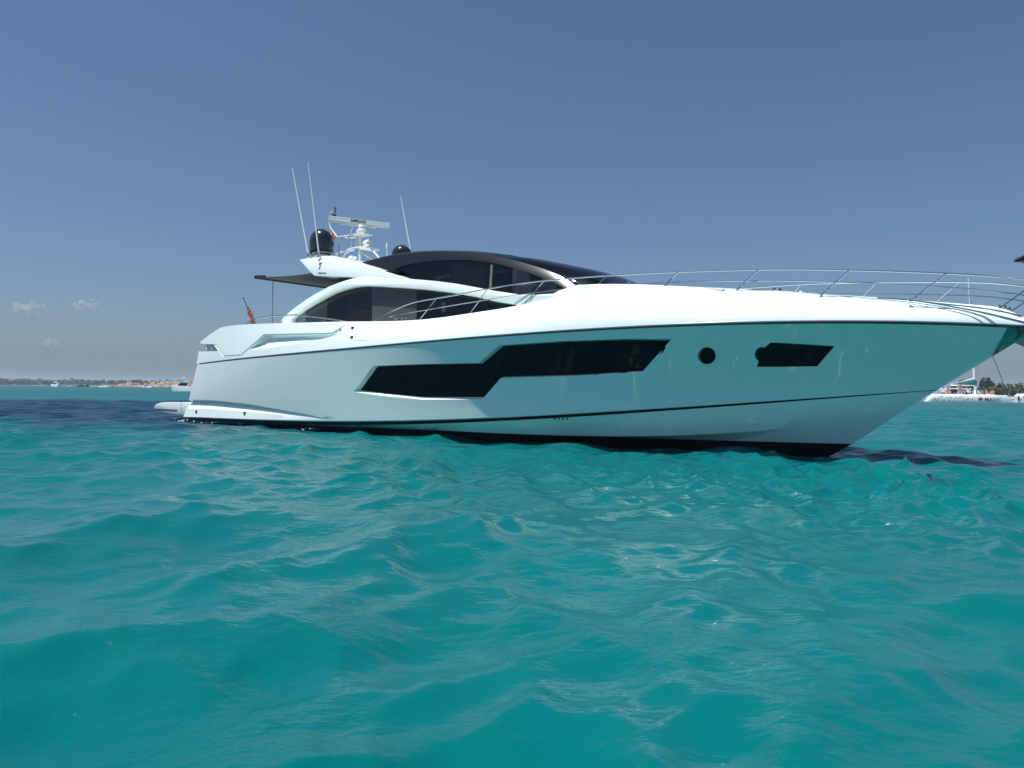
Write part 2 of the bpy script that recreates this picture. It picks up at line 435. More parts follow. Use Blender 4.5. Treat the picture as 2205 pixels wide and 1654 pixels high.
for s_ in (-1, 1): grid_panel('hull_window', [(a[0] * .6 + b[0] * .4, a[1] * .6 + b[1] * .4) for a, b in zip(WIN_I, WIN_O)], HW, 0.11, M['dark_glass'], s_)
for o in panel('bow_window', shrink(BOW_O, 0.985), HW, 0.013, M['dark_glass'], thick=0.005): pass
for o in panel('porthole', shrink(PORT, 0.96), HW, 0.022, M['dark_glass'], thick=0.006):
    s = -1 if np.mean([v.co.y for v in o.data.vertices]) < 0 else 1
    P = [(p[0], s * (HW(p[0], p[2]) + 0.004), p[2]) for p in hits(circ(1522.3, 766, 17.6, 32), HW)]
    MB().tube(P + [P[0]], 0.011, 6).build('porthole_rim', M['black_paint'], o)

# -------- topsides: from the rubbing strake up to the deck edge and across
T_PX = [(429,738.5),(437,732),(452,720),(475,705.5),(490,702.5),(511,699.7),(560,697.2),(605,696),(680,694),(745,692.5),(802,692.3),(850,691.6),(905,689),(950,684),(1009,675.5),(1070,666.5),(1127,656),(1180,643),(1244.4,613.5),(1300,611.6),(1358,612),(1476,616),(1600,623),(1682,625.6),(1764.6,632),(1847,638),(1957,645.6),(2121,658.5),(2154,661.5),(2176,669.5),(2205,684.6),(2222,696)]
def inset_t(x): return float(np.interp(x, [3, 8, 13, 15.5, 17.5, 21, 24, 25.3], [0.10, 0.20, 0.32, 0.45, 0.75, 0.70, 0.26, 0.05]))
shb = ROW['sheer']['b']; XSH = ROW['sheer']['xs']
def bt(x, z=0): return max(0.02, shb(min(x, XSH - 0.0)) - inset_t(x)) if x < XSH else 0.0
PT = []
for p in T_PX:
    q = hit(*p, bt); PT.append((q[0], q[2]))
PT = np.array(PT); o_ = np.argsort(PT[:, 0]); PT = PT[o_]
print('T', PT.round(2).tolist())
def tz(x): return float(np.interp(x, PT[:, 0], PT[:, 1]))
def smooth_interp(xk, yk, x, r=0.22):
    return float(np.mean([np.interp(x + d, xk, yk) for d in np.linspace(-r, r, 9)]))
XS_T = np.unique(np.concatenate([np.linspace(3.36, 6, 40), np.linspace(6, 23.5, 110), np.linspace(23.5, XSH - 0.01, 26)]))
xa = PT[0, 0]
trs = [[], [], [], [], [], [], []]
for x in XS_T:
    bs = shb(x); zs = ROW['sheer']['z'](x); t = smooth_interp(PT[:, 0], PT[:, 1], x, 0.18 if x > 5.2 else 0.03); b_t = min(bt(x), bs)
    t = max(t, zs + 0.07)
    d = x - 3.36
    rc = 0.30 * (1 - math.sqrt(max(0, 1 - (1 - d / 0.35) ** 2))) if d < 0.35 else 0
    for j, v in enumerate((0.0, 0.12, 0.35, 0.6, 0.82, 0.95, 1.0)):
        fl = float(np.interp(x, [10, 17], [0.15, 0.55]))        # roundness of the shoulder grows forward
        vv = v ** (1 + 1.6 * fl)
        bb = bs + 0.004 - (bs - b_t) * vv
        bb = max(0.005, bb - rc)
        trs[j].append((x, bb, zs + (t - zs) * v))
# deck
dk = [(x, max(0.004, p[1] - 0.16 * min(1, p[1])), p[2] + 0.008) for x, p in zip(XS_T, trs[-1])]
trs.append(dk)
topsides = build_shell([np.array(r) for r in trs], 'topsides', [M['gelcoat'], M['rub'], M['dark_in']], [0] * 20)
TW = side_w([np.array(r) for r in trs[:-1]])
# vent notch in the quarter and the scooped recess of the quarter fairing
NOTCH = [(425,739.5),(459.5,741.5),(470,755.8),(437.5,757),(419,757)]
GRO = [(459.5,741.5),(480.5,768),(520,766),(534,753.5),(569.5,723),(716.5,719.5),(743,700.5),(741,699.5),(715.5,716.5),(568,719.5),(532,751),(518.5,763.5),(482,765.2),(462,740)]
SCO_O = [(536,753),(569.5,722),(716.5,718.5),(738,704),(722,722),(690,731),(640,739),(590,746),(545,752.5)]
SCO_I = [(547,746),(574,728.5),(712,724),(724,716),(716,724),(690,729.5),(640,732.5),(590,736.5),(555,744)]
NZ = hits([(425,739.5),(437.5,757)], TW)
cuts = []
for s in (-1, 1):
    cuts.append(frustum(dense(NOTCH, 3), dense(NOTCH, 3), TW, 0.24, s))
    cuts.append(frustum(dense(GRO, 4), dense(shrink(GRO, 0.999), 4), TW, 0.025, s))
    cuts.append(frustum(dense(SCO_O, 4), dense(SCO_I, 4), TW, 0.10, s))
cut(topsides, cuts)
topsides.data.polygons.foreach_set('use_smooth', [True] * len(topsides.data.polygons)); topsides.data.set_sharp_from_angle(angle=math.radians(24))
# vent grille bars
for px in (441, 452.5, 462):
    a, b = hit(px, 742, TW), hit(px + 1.0, 755.5, TW)
    MB().tube([(a[0] + .0, -(TW(a[0], a[2]) - 0.05), a[2]), (b[0], -(TW(b[0], b[2]) - 0.05), b[2])], 0.017, 8).build('vent_bar', M['steel_dull'], yacht)
def TWi(x, z): return TW(max(x, 3.75), z) - 0.19
vb = hits([(446,741.5),(463,743),(470,755.4),(445,756.2)], TWi)
MB().add([(p[0], p[1], p[2]) for p in vb] + [(p[0], p[1] + .02, p[2]) for p in vb], [(0, 1, 2, 3), (7, 6, 5, 4)]).build('vent_mesh', M['steel_dull'], yacht, smooth=False)
# rubbing strake
for s in (-1, 1):
    m_ = MB(); P = []
    for x in np.concatenate([np.linspace(3.42, 23.6, 90), np.linspace(23.7, XSH, 14)]):
        d = x - 3.42; rc = 0.30 * (1 - math.sqrt(max(0, 1 - (1 - d / 0.35) ** 2))) if d < 0.35 else 0
        P.append((x, s * max(0.0, shb(x) - rc - 0.022), ROW['sheer']['z'](x) - 0.002))
    m_.tube(P, 0.030, 8); m_.tube([(p[0], p[1] + s * 0.019, p[2] + 0.018) for p in P], 0.010, 6, 1)
    m_.build('rubbing_strake', [M['rub'], M['steel']], yacht)
# hatch line with two hinges, drains, cleats, transom-quarter details
def decal_line(name, px, W, r, mat, off=0.002, closed=False):
    P = [(p[0], -(W(p[0], p[2]) + off), p[2]) for p in hits(px, W)]
    if closed: P.append(P[0])
    return MB().tube(P, r, 5).build(name, mat, yacht)
hatch = decal_line('side_hatch', dense([(757,698),(793,698.5),(789,733),(754.5,732)], 6), TW, 0.004, M['grey_letter'], 0.0, True)
for c in ((760, 706), (758.3, 726)):
    q = hit(*c, TW); MB().box((q[0], -(TW(q[0], q[2]) + 0.012), q[2]), (0.075, 0.03, 0.055)).build('hinge', M['black_plastic'], hatch, bevel=0.006)
for c in ((423, 887), (527, 890.5)):
    q = hit(*c, HW); w0 = HW(q[0], q[2])
    MB().lathe((q[0], -(w0 - 0.01), q[2]), [(0.055, 0), (0.055, 0.02), (0.04, 0.03), (0.036, 0.012)], 16, 0, (0, -1, 0)).build('drain_outlet', M['black_plastic'], yacht)
for (cx, cy, n, dx) in ((1208, 901.5, 4, 9), (800, 917.5, 4, 6), (928, 922.5, 4, 7.5)):
    for i in range(n):
        q = hit(cx + (i - 1.5) * dx, cy - (i - 1.5) * dx * 0.03, HW); w0 = HW(q[0], q[2])
        MB().lathe((q[0], -(w0 - 0.006), q[2]), [(0.022, 0), (0.022, 0.014), (0.015, 0.014)], 10, 0, (0, -1, 0)).build('water_outlet', M['black_plastic'], yacht)
# cleat and small fittings on the bulwark cap
q = hit(861, 690.5, TW)
cl = MB(); cl.box((q[0] - .09, -TW(q[0], q[2]) + .03, q[2] + .03), (.03, .04, .06)); cl.box((q[0] + .09, -TW(q[0], q[2]) + .03, q[2] + .03), (.03, .04, .06)); cl.tube([(q[0] - .22, -TW(q[0], q[2]) + .03, q[2] + .07), (q[0] + .22, -TW(q[0], q[2]) + .03, q[2] + .055)], .016, 8)
cl.build('cleat', M['steel'], yacht)

# -------- stainless plate at the stem
sp = []
for j, v in enumerate(np.linspace(0, 1, 8)):
    a = hit(2170 + (2137 - 2170) * v, 705 + (766.5 - 705) * v, HW)
    row = []
    z = a[2]
    # point on the stem at that height
    xs = np.interp(z, [r[-1, 2] for r in ROWS[8:]], [r[-1, 0] for r in ROWS[8:]])
    for t in np.linspace(0, 1, 7):
        x = a[0] + (xs - a[0]) * t
        row.append((x, HW(x, z) + 0.006 if t < 1 else 0.0, z))
    row[-1] = (row[-1][0] + 0.006, 0, z)
    sp.append(row)
v = []; f = []
for s in (-1, 1):
    for r in sp:
        for p in r: v.append((p[0], s * p[1], p[2]))
nr, ncol = len(sp), 7
for s in (0, 1):
    for j in range(nr - 1):
        for i in range(ncol - 1):
            a = s * nr * ncol + j * ncol + i; f.append((a, a + 1, a + ncol + 1, a + ncol))
stem_plate = put('stem_guard', v, f, plain('mirror_stem_plate', (0.30, 0.33, 0.33), 0.12, metal=1.0), yacht, None, True); fix_normals(stem_plate)
# anchor hung under the bow roller
an = MB()
q = hit(2226, 722, 0.0)
an.tube([q + np.array([-.35, 0, .12]), q + np.array([.12, 0, -.05])], 0.035, 8)
def fl(side):
    b0 = hit(2181.5, 736.5, 0.35 * side if side < 0 else 0.0)
tip = hit(2183, 736.5, 0.12); e1 = hit(2228, 712, 0.26); e2 = hit(2228, 757, 0.16)
for s in (1, -1):
    P = [np.array([p[0], s * abs(p[1]) * -1, p[2]]) for p in (tip, e1, e2)]
    P2 = [p + np.array([0.012, 0.0, -0.012]) for p in P]
    an.add(P + P2, [(0, 1, 2), (5, 4, 3), (0, 3, 4, 1), (1, 4, 5, 2), (2, 5, 3, 0)])
an.build('anchor', plain('galvanised_anchor', (.36, .36, .35), .55, metal=.3), yacht, smooth=False)

# -------- swim platform
PL_TOP = [(331,877),(336,870),(345,867),(360,866),(391,866.5)]
PL_BOT = [(331,880),(345,887),(362,891),(391,894)]
def plat(y): return 2.25
top = hits(PL_TOP, 2.25); bot = hits(PL_BOT, 2.25)
prof = [(p[0], p[2]) for p in top] + [(3.0, top[-1][2]), (3.0, bot[-1][2] - .02)] + [(p[0], p[2]) for p in bot[::-1]]
def prism(name, prof, y0, y1, mats, parent=yacht, bevel=0.0, angle=30, seg=3):
    n = len(prof); F0 = y0 if callable(y0) else (lambda x, z: y0); F1 = y1 if callable(y1) else (lambda x, z: y1)
    v = [(x, F0(x, z), z) for x, z in prof] + [(x, F1(x, z), z) for x, z in prof]
    bm = bmesh.new(); bv = [bm.verts.new(p) for p in v]
    bm.faces.new(bv[:n]); bm.faces.new(bv[n:][::-1])
    for i in range(n): bm.faces.new((bv[i], bv[n + i], bv[n + (i + 1) % n], bv[(i + 1) % n])[::-1])
    bmesh.ops.recalc_face_normals(bm, faces=bm.faces)
    me = bpy.data.meshes.new(name); bm.to_mesh(me); bm.free()
    for m in (mats if isinstance(mats, (list, tuple)) else [mats]): me.materials.append(m)
    o = bpy.data.objects.new(name, me); COL.objects.link(o); o.parent = parent
    if bevel:
        b = o.modifiers.new('bevel', 'BEVEL'); b.width = bevel; b.segments = seg; b.limit_method = 'ANGLE'; b.angle_limit = math.radians(35)
        bake(o)
    me = o.data
    me.polygons.foreach_set('use_smooth', [True] * len(me.polygons)); me.set_sharp_from_angle(angle=math.radians(angle))
    return o
sw = prism('swim_platform', prof, -2.25, 2.25, M['gelcoat'], bevel=0.03)
s1 = hits([(337,881.2),(381,883.2)], 2.255)
MB().tube([(p[0], -2.252, p[2]) for p in s1], 0.016, 6).build('rubber_fender', M['black_plastic'], sw)
s2 = hits([(389.5,866),(391.5,894)], 2.255)
MB().tube([(p[0], -2.246, p[2]) for p in s2], 0.010, 6).build('seam', M['rub'], sw)

# ------------------------------------------------------------------ superstructure
def YA(x, z): return 2.10 - 0.20 * (z - 2.6) - 0.012 * (x - 8)   # outer face of the side arches, leaning inboard
AR_TOP = [(603.6,700),(606,686.7),(619.8,674),(640,658),(659.7,644),(683,630),(707,617),(726,609.5),(744.5,603),(765,597.5),(786,594),(820,595.5),(850,597.8),(876.7,600),(910,602.5),(944,605.6),(980,610.5),(1019,617.5),(1063.5,626),(1116,633.6),(1150,634),(1190.5,631.7),(1205,624),(1244,612.7),(1262,612.5)]
AR_LOW = [(1275,640),(1200,668),(1130,676),(1109.5,657),(1070,650.5),(1019,639),(969,630.6),(919,624.5),(869,620.6),(819,617.5),(790,616.5),(769,617.5),(745,622.5),(719.5,630.6),(694,643),(669.7,656.8),(653,667),(637,678),(628,686),(625,705)]
pa = hits(AR_TOP, YA); pl = hits(AR_LOW, YA)
prof = [(p[0], p[2]) for p in pa] + [(p[0], p[2]) for p in pl]
for s in (-1, 1):
    prism('side_arch', prof, lambda x, z: s * YA(x, z), lambda x, z: s * (YA(x, z) - 0.16), M['gelcoat'], bevel=0.03, seg=2)
# lower side glass
LG = [(600,705),(628,678),(660,652),(700,628),(745,609),(790,604),(869,609),(944,615),(1019,627),(1116,647),(1150,660),(1150,700),(900,715),(700,712)]
def slab(name, px, y, mat, thick=0.012, parent=yacht, both=True, tilt=None):
    obs = []
    P = hits(px, y) if not callable(y) else hits(px, y)
    for s in ((-1, 1) if both else (-1,)):
        n = len(P); vv = []
        for k in (0, 1):
            for p in P:
                yy = (y(p[0], p[2]) if callable(y) else y) - k * thick
                vv.append((p[0], s * yy, p[2]))
        bm = bmesh.new(); bv = [bm.verts.new(p) for p in vv]
        bm.faces.new(bv[:n]); bm.faces.new(bv[n:][::-1])
        for i in range(n): bm.faces.new((bv[i], bv[n + i], bv[n + (i + 1) % n], bv[(i + 1) % n]))
        bmesh.ops.triangulate(bm, faces=[q for q in bm.faces if len(q.verts) > 4]); bmesh.ops.recalc_face_normals(bm, faces=bm.faces)
        me = bpy.data.meshes.new(name); bm.to_mesh(me); bm.free(); me.materials.append(mat)
        o = bpy.data.objects.new(name, me); COL.objects.link(o); o.parent = parent; obs.append(o)
    return obs
def YG(x, z): return YA(x, z) - 0.18
def YI(k): return lambda x, z: YG(x, z) - k
slab('saloon_window', LG, YG, M['side_glass'])
# blinds, panels and trim behind the saloon glass
for poly in ([(657,681),(662,660),(705,640),(703,700),(660,700)], [(801,700),(801,619),(897,622),(896,700)]):
    slab('window_blind', poly, YI(0.06), M['blind'], 0.01)
slab('dark_backing', [(690,700),(700,640),(712,628),(748,612),(746,706)], YI(0.09), M['dark_in'], 0.02)  # dark panel added to block sky showing through the saloon glass
slab('wood_panel', [(742,705),(744,618),(800,612),(800,705)], YI(0.10), M['wood'], 0.02)
slab('wall_lamp', [(951,672),(951,652),(958,652),(958,672)], YI(0.2), M['leather'], 0.03, both=False)
# saloon core: dark cabin block behind the glass
z_deck = 2.2
xc_ = hit(655, 660, 1.5)[0]
core = [(xc_, z_deck), (16.6, z_deck), (16.6, 3.0), (13.0, 3.45), (9.9, 3.5), (xc_ + .9, 3.2), (xc_, 2.8)]
prism('saloon_interior', core, -1.30, 1.30, M['dark_in'])
# upper cabin: side glass leaning inboard, dark roof beams, pillars
def YU(x, z): return 1.74 - 0.26 * (z - 3.3) - 0.020 * max(0, x - 13.5) ** 2
UG = [(790,592),(837,585.7),(869,572),(919,563),(969,559.5),(1019,560),(1070,565),(1111,578),(1158.7,594),(1190.5,606.5),(1219,621),(1222,626),(1190,640),(1116,642),(1019,626),(944,612),(876,606),(830,604)]
slab('cabin_window', UG, YU, M['side_glass'], 0.01)
def YB(x, z): return YU(x, z) + 0.02
BA = [(760,592),(800,590),(837,586.5),(853,578.5),(869,572.2),(894,567),(919,563),(944,561),(969,560),(994,560),(1019,560.7),(1047.6,564.4),(1070,568),(1111,578.7),(1158.7,594.6),(1190.5,607),(1219,621.6),(1226,627)]
BB = [(745,577),(772,567),(819,554.5),(845,549.5),(869,545.8),(894,543.6),(919,542.5),(944,542.2),(969,542.5),(994,543.3),(1019,544.7),(1043,547.5),(1062,550.5),(1111,561),(1165,577),(1203,591.4),(1238,612),(1246,620)]
def YT(x, z): return YU(x, z) - 0.06
ra = np.array(hits(BA, YB)); rb = np.array(hits(BB, YT))
def resample(P, n):
    d = np.concatenate([[0], np.cumsum(np.linalg.norm(np.diff(P, axis=0), axis=1))]); t = np.linspace(0, d[-1], n)
    t = np.array(t)
    return np.stack([np.interp(t, d, P[:, k]) for k in range(3)], 1)
def smooth_poly(P, it=2):
    P = P.copy()
    for _ in range(it): P[1:-1] = 0.25 * P[:-2] + 0.5 * P[1:-1] + 0.25 * P[2:]
    return P
ra = smooth_poly(resample(ra, 60)); rb = smooth_poly(resample(rb, 60))
for s in (-1, 1):
    v = []; f = []
    for i in range(60):
        a, b = ra[i], rb[i]; ya, yb = YB(a[0], a[2]), YT(b[0], b[2])
        mid = (a + b) / 2
        v += [(a[0], s * (ya - 0.10), a[2] + 0.01), (a[0], s * ya, a[2]), (mid[0], s * ((ya + yb) / 2 + 0.012), mid[2]), (b[0], s * (yb + 0.0), b[2]), (b[0], s * (yb - 0.10), b[2] - 0.03)]
    for i in range(59):
        for j in range(5):
            a0 = i * 5 + j; b0 = i * 5 + (j + 1) % 5; f.append((a0, b0, b0 + 5, a0 + 5))
    o = put('roof_beam', v, f, M['carbon'], yacht, None, True, 40); fix_normals(o)
# roof skin between the beams, then the curved windscreen
i_scr = int(np.argmin(abs(rb[:, 0] - hit(1062, 550.5, YT)[0])))
C_PX = [(1054,548.5),(1111,553.3),(1159,557.5),(1190,562.5),(1222,569),(1270,578.7),(1305,588),(1333,600),(1359,611.4)]
cc = resample(np.array([hit(*p, 0.35) for p in C_PX]), 60 - i_scr)
def skin(name, rows, mat, nn=21, crown=None):
    v = []; f = []
    for k, (p, yp, c) in enumerate(rows):
        for j in range(nn):
            t = -1 + 2 * j / (nn - 1)
            g = math.sqrt(max(0, 1 - abs(t) ** 2.4))
            v.append((p[0] + (c[0] - p[0]) * g, t * yp, p[2] + (c[2] - p[2]) * g))
    for k in range(len(rows) - 1):
        for j in range(nn - 1):
            a = k * nn + j; f.append((a, a + 1, a + nn + 1, a + nn))
    o = put(name, v, f, mat, yacht, None, True); fix_normals(o); return o
rows = []
for i in range(0, i_scr + 1):
    p = rb[i]; rows.append((p, YT(p[0], p[2]) - 0.02, (p[0], 0, p[2] + 0.12)))
roof = skin('roof', rows, M['carbon'])
rows = []
for i in range(i_scr, 60):
    p = rb[i]; k = (i - i_scr) / (59 - i_scr); c = cc[min(i - i_scr, len(cc) - 1)]
    c0 = np.array([p[0], 0, p[2] + 0.12])
    bl = min(1, k * 3)
    rows.append((p, YT(p[0], p[2]) - 0.02, tuple(c0 * (1 - bl) + np.array([c[0], 0, c[2]]) * bl)))
screen = skin('windscreen', rows, M['screen_glass'])
# wipers
for P in ([(1194,582),(1222,600),(1272,611.5)], [(1196,581),(1235,594),(1262,606)], [(1312,597),(1333,603),(1358,612)], [(1318,596),(1340,604),(1352,609)]):
    MB().tube([hit(*p, 1.15 if P[0][0] < 1300 else 0.2) + np.array([.0, -0.03, .02]) for p in P], 0.016, 6).build('wiper', M['steel_dull'] if P[0][0] in (1194, 1312) else M['black_plastic'], screen)
# upper cabin interior
def zs_(px, py): return hit(px, py, 1.5)
prism('cabin_floor', [(9.8, 3.28), (17.4, 3.0), (17.4, 2.9), (9.8, 3.2)], -1.5, 1.5, M['dark_in'])
pw = hits([(860,640),(860,560),(1003,545),(1003,640)], 0.9)
prism('cabin_bulkhead', [(p[0], p[2]) for p in pw], -0.9, 0.9, M['wood'])
pp = hits([(972,630),(972,556),(1047,556),(1047,640)], YU)
slab('wide_pillar', [(974,630),(974,555),(1047,562),(1047,640)], lambda x, z: YU(x, z) - 0.04, M['dark_in'], 0.05)
slab('slim_pillar', [(1053,622),(1056.5,570),(1061,570),(1058,623)], lambda x, z: YU(x, z) + 0.012, M['pillar'], 0.03)
slab('sun_visor', [(1062,582),(1092,581),(1092,587),(1062,588)], 0.6, M['leather'], 0.03, both=False)
slab('shelf_trim', [(938,603),(938,597),(968,590),(968,597)], 1.0, M['leather'], 0.02, both=False)
seat = MB()
for yy in (-0.75, 0.35):
    c = hit(1142, 618, 0.75); seat.box((c[0], yy, 3.25), (0.5, 0.5, 0.45)); seat.box((c[0] - .28, yy, 3.55), (0.14, 0.5, 0.6))
seat.build('helm_seat', M['cushion'], yacht, bevel=0.05)

# -------- white hardtop wing with raked tail
WG = [(643,558.5),(660,556.2),(688,551.5),(715,550.5),(748,557.5),(772,565.7),(806,575),(839,587),(860,594.5),(878,601.2),(850,600.5),(815,599.5),(786,598.8),(730,597),(676,594),(668,587)]
def YW(x, z): return YA(x, z) - 0.012 - 0.10 * (z - 3.95)
pw = hits(WG, YW)
wprof = [(p[0], p[2]) for p in pw]
wing = prism('hardtop_wing', wprof, lambda x, z: -YW(x, z), YW, M['gelcoat'], bevel=0.03, seg=2)
# dark soffit panel under the wing
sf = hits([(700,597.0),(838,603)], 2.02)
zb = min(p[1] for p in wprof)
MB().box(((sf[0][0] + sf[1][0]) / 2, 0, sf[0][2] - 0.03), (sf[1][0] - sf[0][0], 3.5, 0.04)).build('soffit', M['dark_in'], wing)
# aft cabin glass below the soffit
ag = hits([(712,640),(722,600),(800,600),(800,640)], 1.8)
prism('aft_bulkhead', [(9.9, 2.3), (9.6, 3.8), (10.3, 3.8), (10.4, 2.3)], -1.45, 1.45, M['dark_glass'])
# emblem and name on the wing
e0 = hit(689, 572, YW)
em = MB()
def blob(cx, cz, rx, rz, m, rot=0.0, dy=0.0):
    n = 14; v = [(e0[0] + cx + rx * math.cos(a) * math.cos(rot) - rz * math.sin(a) * math.sin(rot), e0[2] + cz + rx * math.cos(a) * math.sin(rot) + rz * math.sin(a) * math.cos(rot)) for a in [2 * math.pi * i / n for i in range(n)]]
    v = [(p[0], -YW(*p) - .004 - dy, p[1]) for p in v]; v += [(p[0], p[1] + .012, p[2]) for p in v]; em.add(v, [tuple(range(n))] + [(i, (i + 1) % n, n + (i + 1) % n, n + i) for i in range(n)], m)
blob(-.03, .055, .028, .05, 0, .25, 0.001); blob(.03, .06, .022, .045, 0, -.45, 0.001); blob(.028, -.02, .05, .06, 1, .4); blob(.01, -.075, .03, .045, 2, .1, 0.002)
em.build('emblem', [M['letter'], plain('silver_grey', (.42, .43, .42), .4), plain('mid_grey', (.13, .14, .13), .4)], wing, smooth=False)
t0 = hits([(679,588),(709,589.2)], YW)
tc_ = (t0[0] + t0[1]) / 2
text_mesh('name_lettering', 'PREDATOR', 0.062, M['letter'], wing, (tc_[0], tc_[1] - .004, tc_[2]), t0[1] - t0[0], (0, 0.38, 1), spacing=1.25)

# -------- aft awning and its pole
a_n = hit(550, 597, 2.0); a_f = hit(722, 621, -2.0)
f_n = hit(692, 586, 1.5); f_f = np.array([f_n[0] + 0.4, 1.5, f_n[2] - 0.02])
nu, nv = 14, 10; v = []; f = []
for i in range(nu + 1):
    for j in range(nv + 1):
        s, t = i / nu, j / nv
        p = (a_n * (1 - t) + a_f * t) * (1 - s) + (f_n * (1 - t) + f_f * t) * s
        p = p + np.array([0, 0, 0.10 * math.sin(math.pi * t) * s - 0.05 * math.sin(math.pi * s)])
        v.append(p)
for i in range(nu):
    for j in range(nv):
        q = i * (nv + 1) + j; f.append((q, q + 1, q + nv + 2, q + nv + 1))
aw = put('awning', v, f, M['canvas'], yacht, None, True)
sm = aw.modifiers.new('solid', 'SOLIDIFY'); sm.thickness = 0.015; bake(aw)
MB().tube([a_n, a_f], 0.052, 10).build('awning_bar', M['black_plastic'], aw)
MB().tube([a_n + np.array([0, 0, .02]), a_n * .85 + f_n * .15], 0.04, 8).build('awning_corner', M['black_plastic'], aw)
p1 = hit(587.6, 605, 1.2); p0 = np.array([p1[0], p1[1], 2.0])
MB().tube([p0, p1], 0.016, 8).build('awning_pole', M['steel_dull'], aw)

# -------- rails
def rail_y(x): return max(0.25, bt(min(x, 24.4)) - 0.03 + float(np.interp(x, [18, 23, 25], [0, .18, .40])))
TOPR = [(802,694),(820,682),(844,669.5),(868,658.5),(894,649.5),(939,642.5),(979,636),(1019,628.5),(1051,621.6),(1110,612),(1171,604.5),(1240,598.5),(1304.8,593.7),(1380,589.3),(1457,585.7),(1545,583),(1632,580.7),(1677,579.7),(1750,580.2),(1829,581.7),(1929,584.5),(2039,588.6),(2120,593.5),(2205,600.2),(2250,606)]
MIDR = [(839,682.5),(870,675.5),(919,667.5),(980,657),(1049,645.4),(1111,635.5),(1206,624.5),(1290,617),(1365,612),(1457,607.5),(1560,605.3),(1649,604.4),(1725,605.3),(1806,607.8),(1900,611),(1998,616),(2094,622),(2150,628),(2205,635),(2240,641)]
STAN = [((900,689.5),(939,643.5)),((1009,675.5),(1050,623)),((1127,656),(1170,605.5)),((1262,637.5),(1305,594.5)),((1411,632.7),(1459,586.5)),((1576,631),(1633,581.5)),((1767,633.5),(1829,582.3)),((1959,645.5),(2038,588.8)),((2152,659.5),(2236,604.5))]
def rail_pts(P): return smooth_poly(resample(np.array([(q[0], -rail_y(q[0]), q[2]) for q in hits(P, lambda x, z: max(0.06, rail_y(x)))]), 90), 3)
for s in (-1, 1):
    m_ = MB(); P = rail_pts(TOPR); m_.tube([(p[0], -s * p[1] * -1, p[2]) for p in P], 0.0145, 8)
    g = m_.build('guard_rail', M['steel'], yacht)
    P = rail_pts(MIDR); MB().tube([(p[0], s * -p[1] * -1, p[2]) for p in P], 0.009, 6).build('mid_rail', M['steel'], g)
    for a, b in STAN:
        qa, qb = hit(*a, lambda x, z: max(0.06, rail_y(x))), hit(*b, lambda x, z: max(0.06, rail_y(x)))
        qa = np.array([qa[0], s * abs(qa[1]), qa[2] - 0.03]); qb = np.array([qb[0], s * abs(qb[1]), qb[2]])
        MB().tube([qa, qb], 0.012, 8).lathe(qa + np.array([0, 0, 0.02]), [(0.03, 0), (0.03, 0.014), (0.016, 0.022)], 12).build('stanchion', M['steel'], g)
# aft hand rail on the quarter
ar = [(527.5,698.5),(540,690.5),(557.4,684),(585,680.5),(619.8,678.7),(640,678.6),(694.6,684.5),(744.5,692.5),(752,694.2),(757.5,698)]
P = smooth_poly(resample(np.array([(q[0], -rail_y(q[0]), q[2]) for q in hits(ar, lambda x, z: rail_y(x))]), 40), 2)
g = MB().tube(P, 0.015, 8).build('quarter_rail', M['steel'], yacht)
a, b = hit(606, 696, lambda x, z: rail_y(x)), hit(620, 678.8, lambda x, z: rail_y(x)); MB().tube([a, b], 0.012, 8).build('stanchion', M['steel'], g)
# toe rails / lines along the foredeck edge
for P in ([(1890,641.5),(1957,646),(2010,653.5),(2060,662),(2121,673.5),(2165,684),(2205,693.5),(2225,699)], [(1890,641.5),(1957,646.2),(2020,653.5),(2100,661.5),(2150,669),(2183,676.5),(2200,681)]):
    q = smooth_poly(resample(np.array([(p[0], -TW(p[0], p[2]) - 0.012, p[2]) for p in hits(P, TW)]), 40), 1)
    MB().tube(q, 0.011, 6).build('toe_rail', M['steel_dull'], yacht)
# foredeck fittings
def on_deck(px, py, W=None): return hit(px, py, lambda x, z: bt(x) if W is None else W)
q0, q1 = on_deck(1309, 622), on_deck(1355, 622)
gr = MB(); gr.tube([q0 + (0, -.03, .02), q0 + (0, -.05, .035), q1 + (0, -.05, .035), q1 + (0, -.03, .02)], 0.014, 8); gr.build('deck_grab_rail', M['steel'], yacht)
q0, q1 = on_deck(1622, 630), on_deck(1664, 629)
MB().tube([q0 + (0, -.03, .02), q0 + (0, -.05, .035), q1 + (0, -.05, .035), q1 + (0, -.03, .02)], 0.014, 8).build('deck_grab_rail', M['steel'], yacht)
sp_ = hits([(1478,634),(1487,619.5),(1500,618),(1552,620.5),(1561,622.5),(1554,634)], 1.35)
sp2 = prism('sun_pad', [(p[0], p[2]) for p in sp_], -1.35, 1.35, M['cushion'], bevel=0.06)
for (px, py, hgt, mat) in ((1665, 627, .09, 'steel'), (1677.5, 629.5, .10, 'black_plastic'), (1722, 629.5, .05, 'white_plastic')):
    q = on_deck(px, py); MB().lathe((q[0], q[1] + .05, q[2] - .03), [(.03, 0), (.03, hgt * .5), (.022, hgt), (.01, hgt + .01)], 12).build('deck_fitting', M[mat], yacht)
wl = MB()
for px, py in ((2150, 660), (2163, 662), (2172, 665)):
    q = on_deck(px, py); wl.lathe((q[0], q[1] + .06, q[2] - .06), [(.04, 0), (.04, .05), (.025, .06), (.03, .085), (.012, .09)], 14)
wl.build('anchor_windlass', M['steel'], yacht)

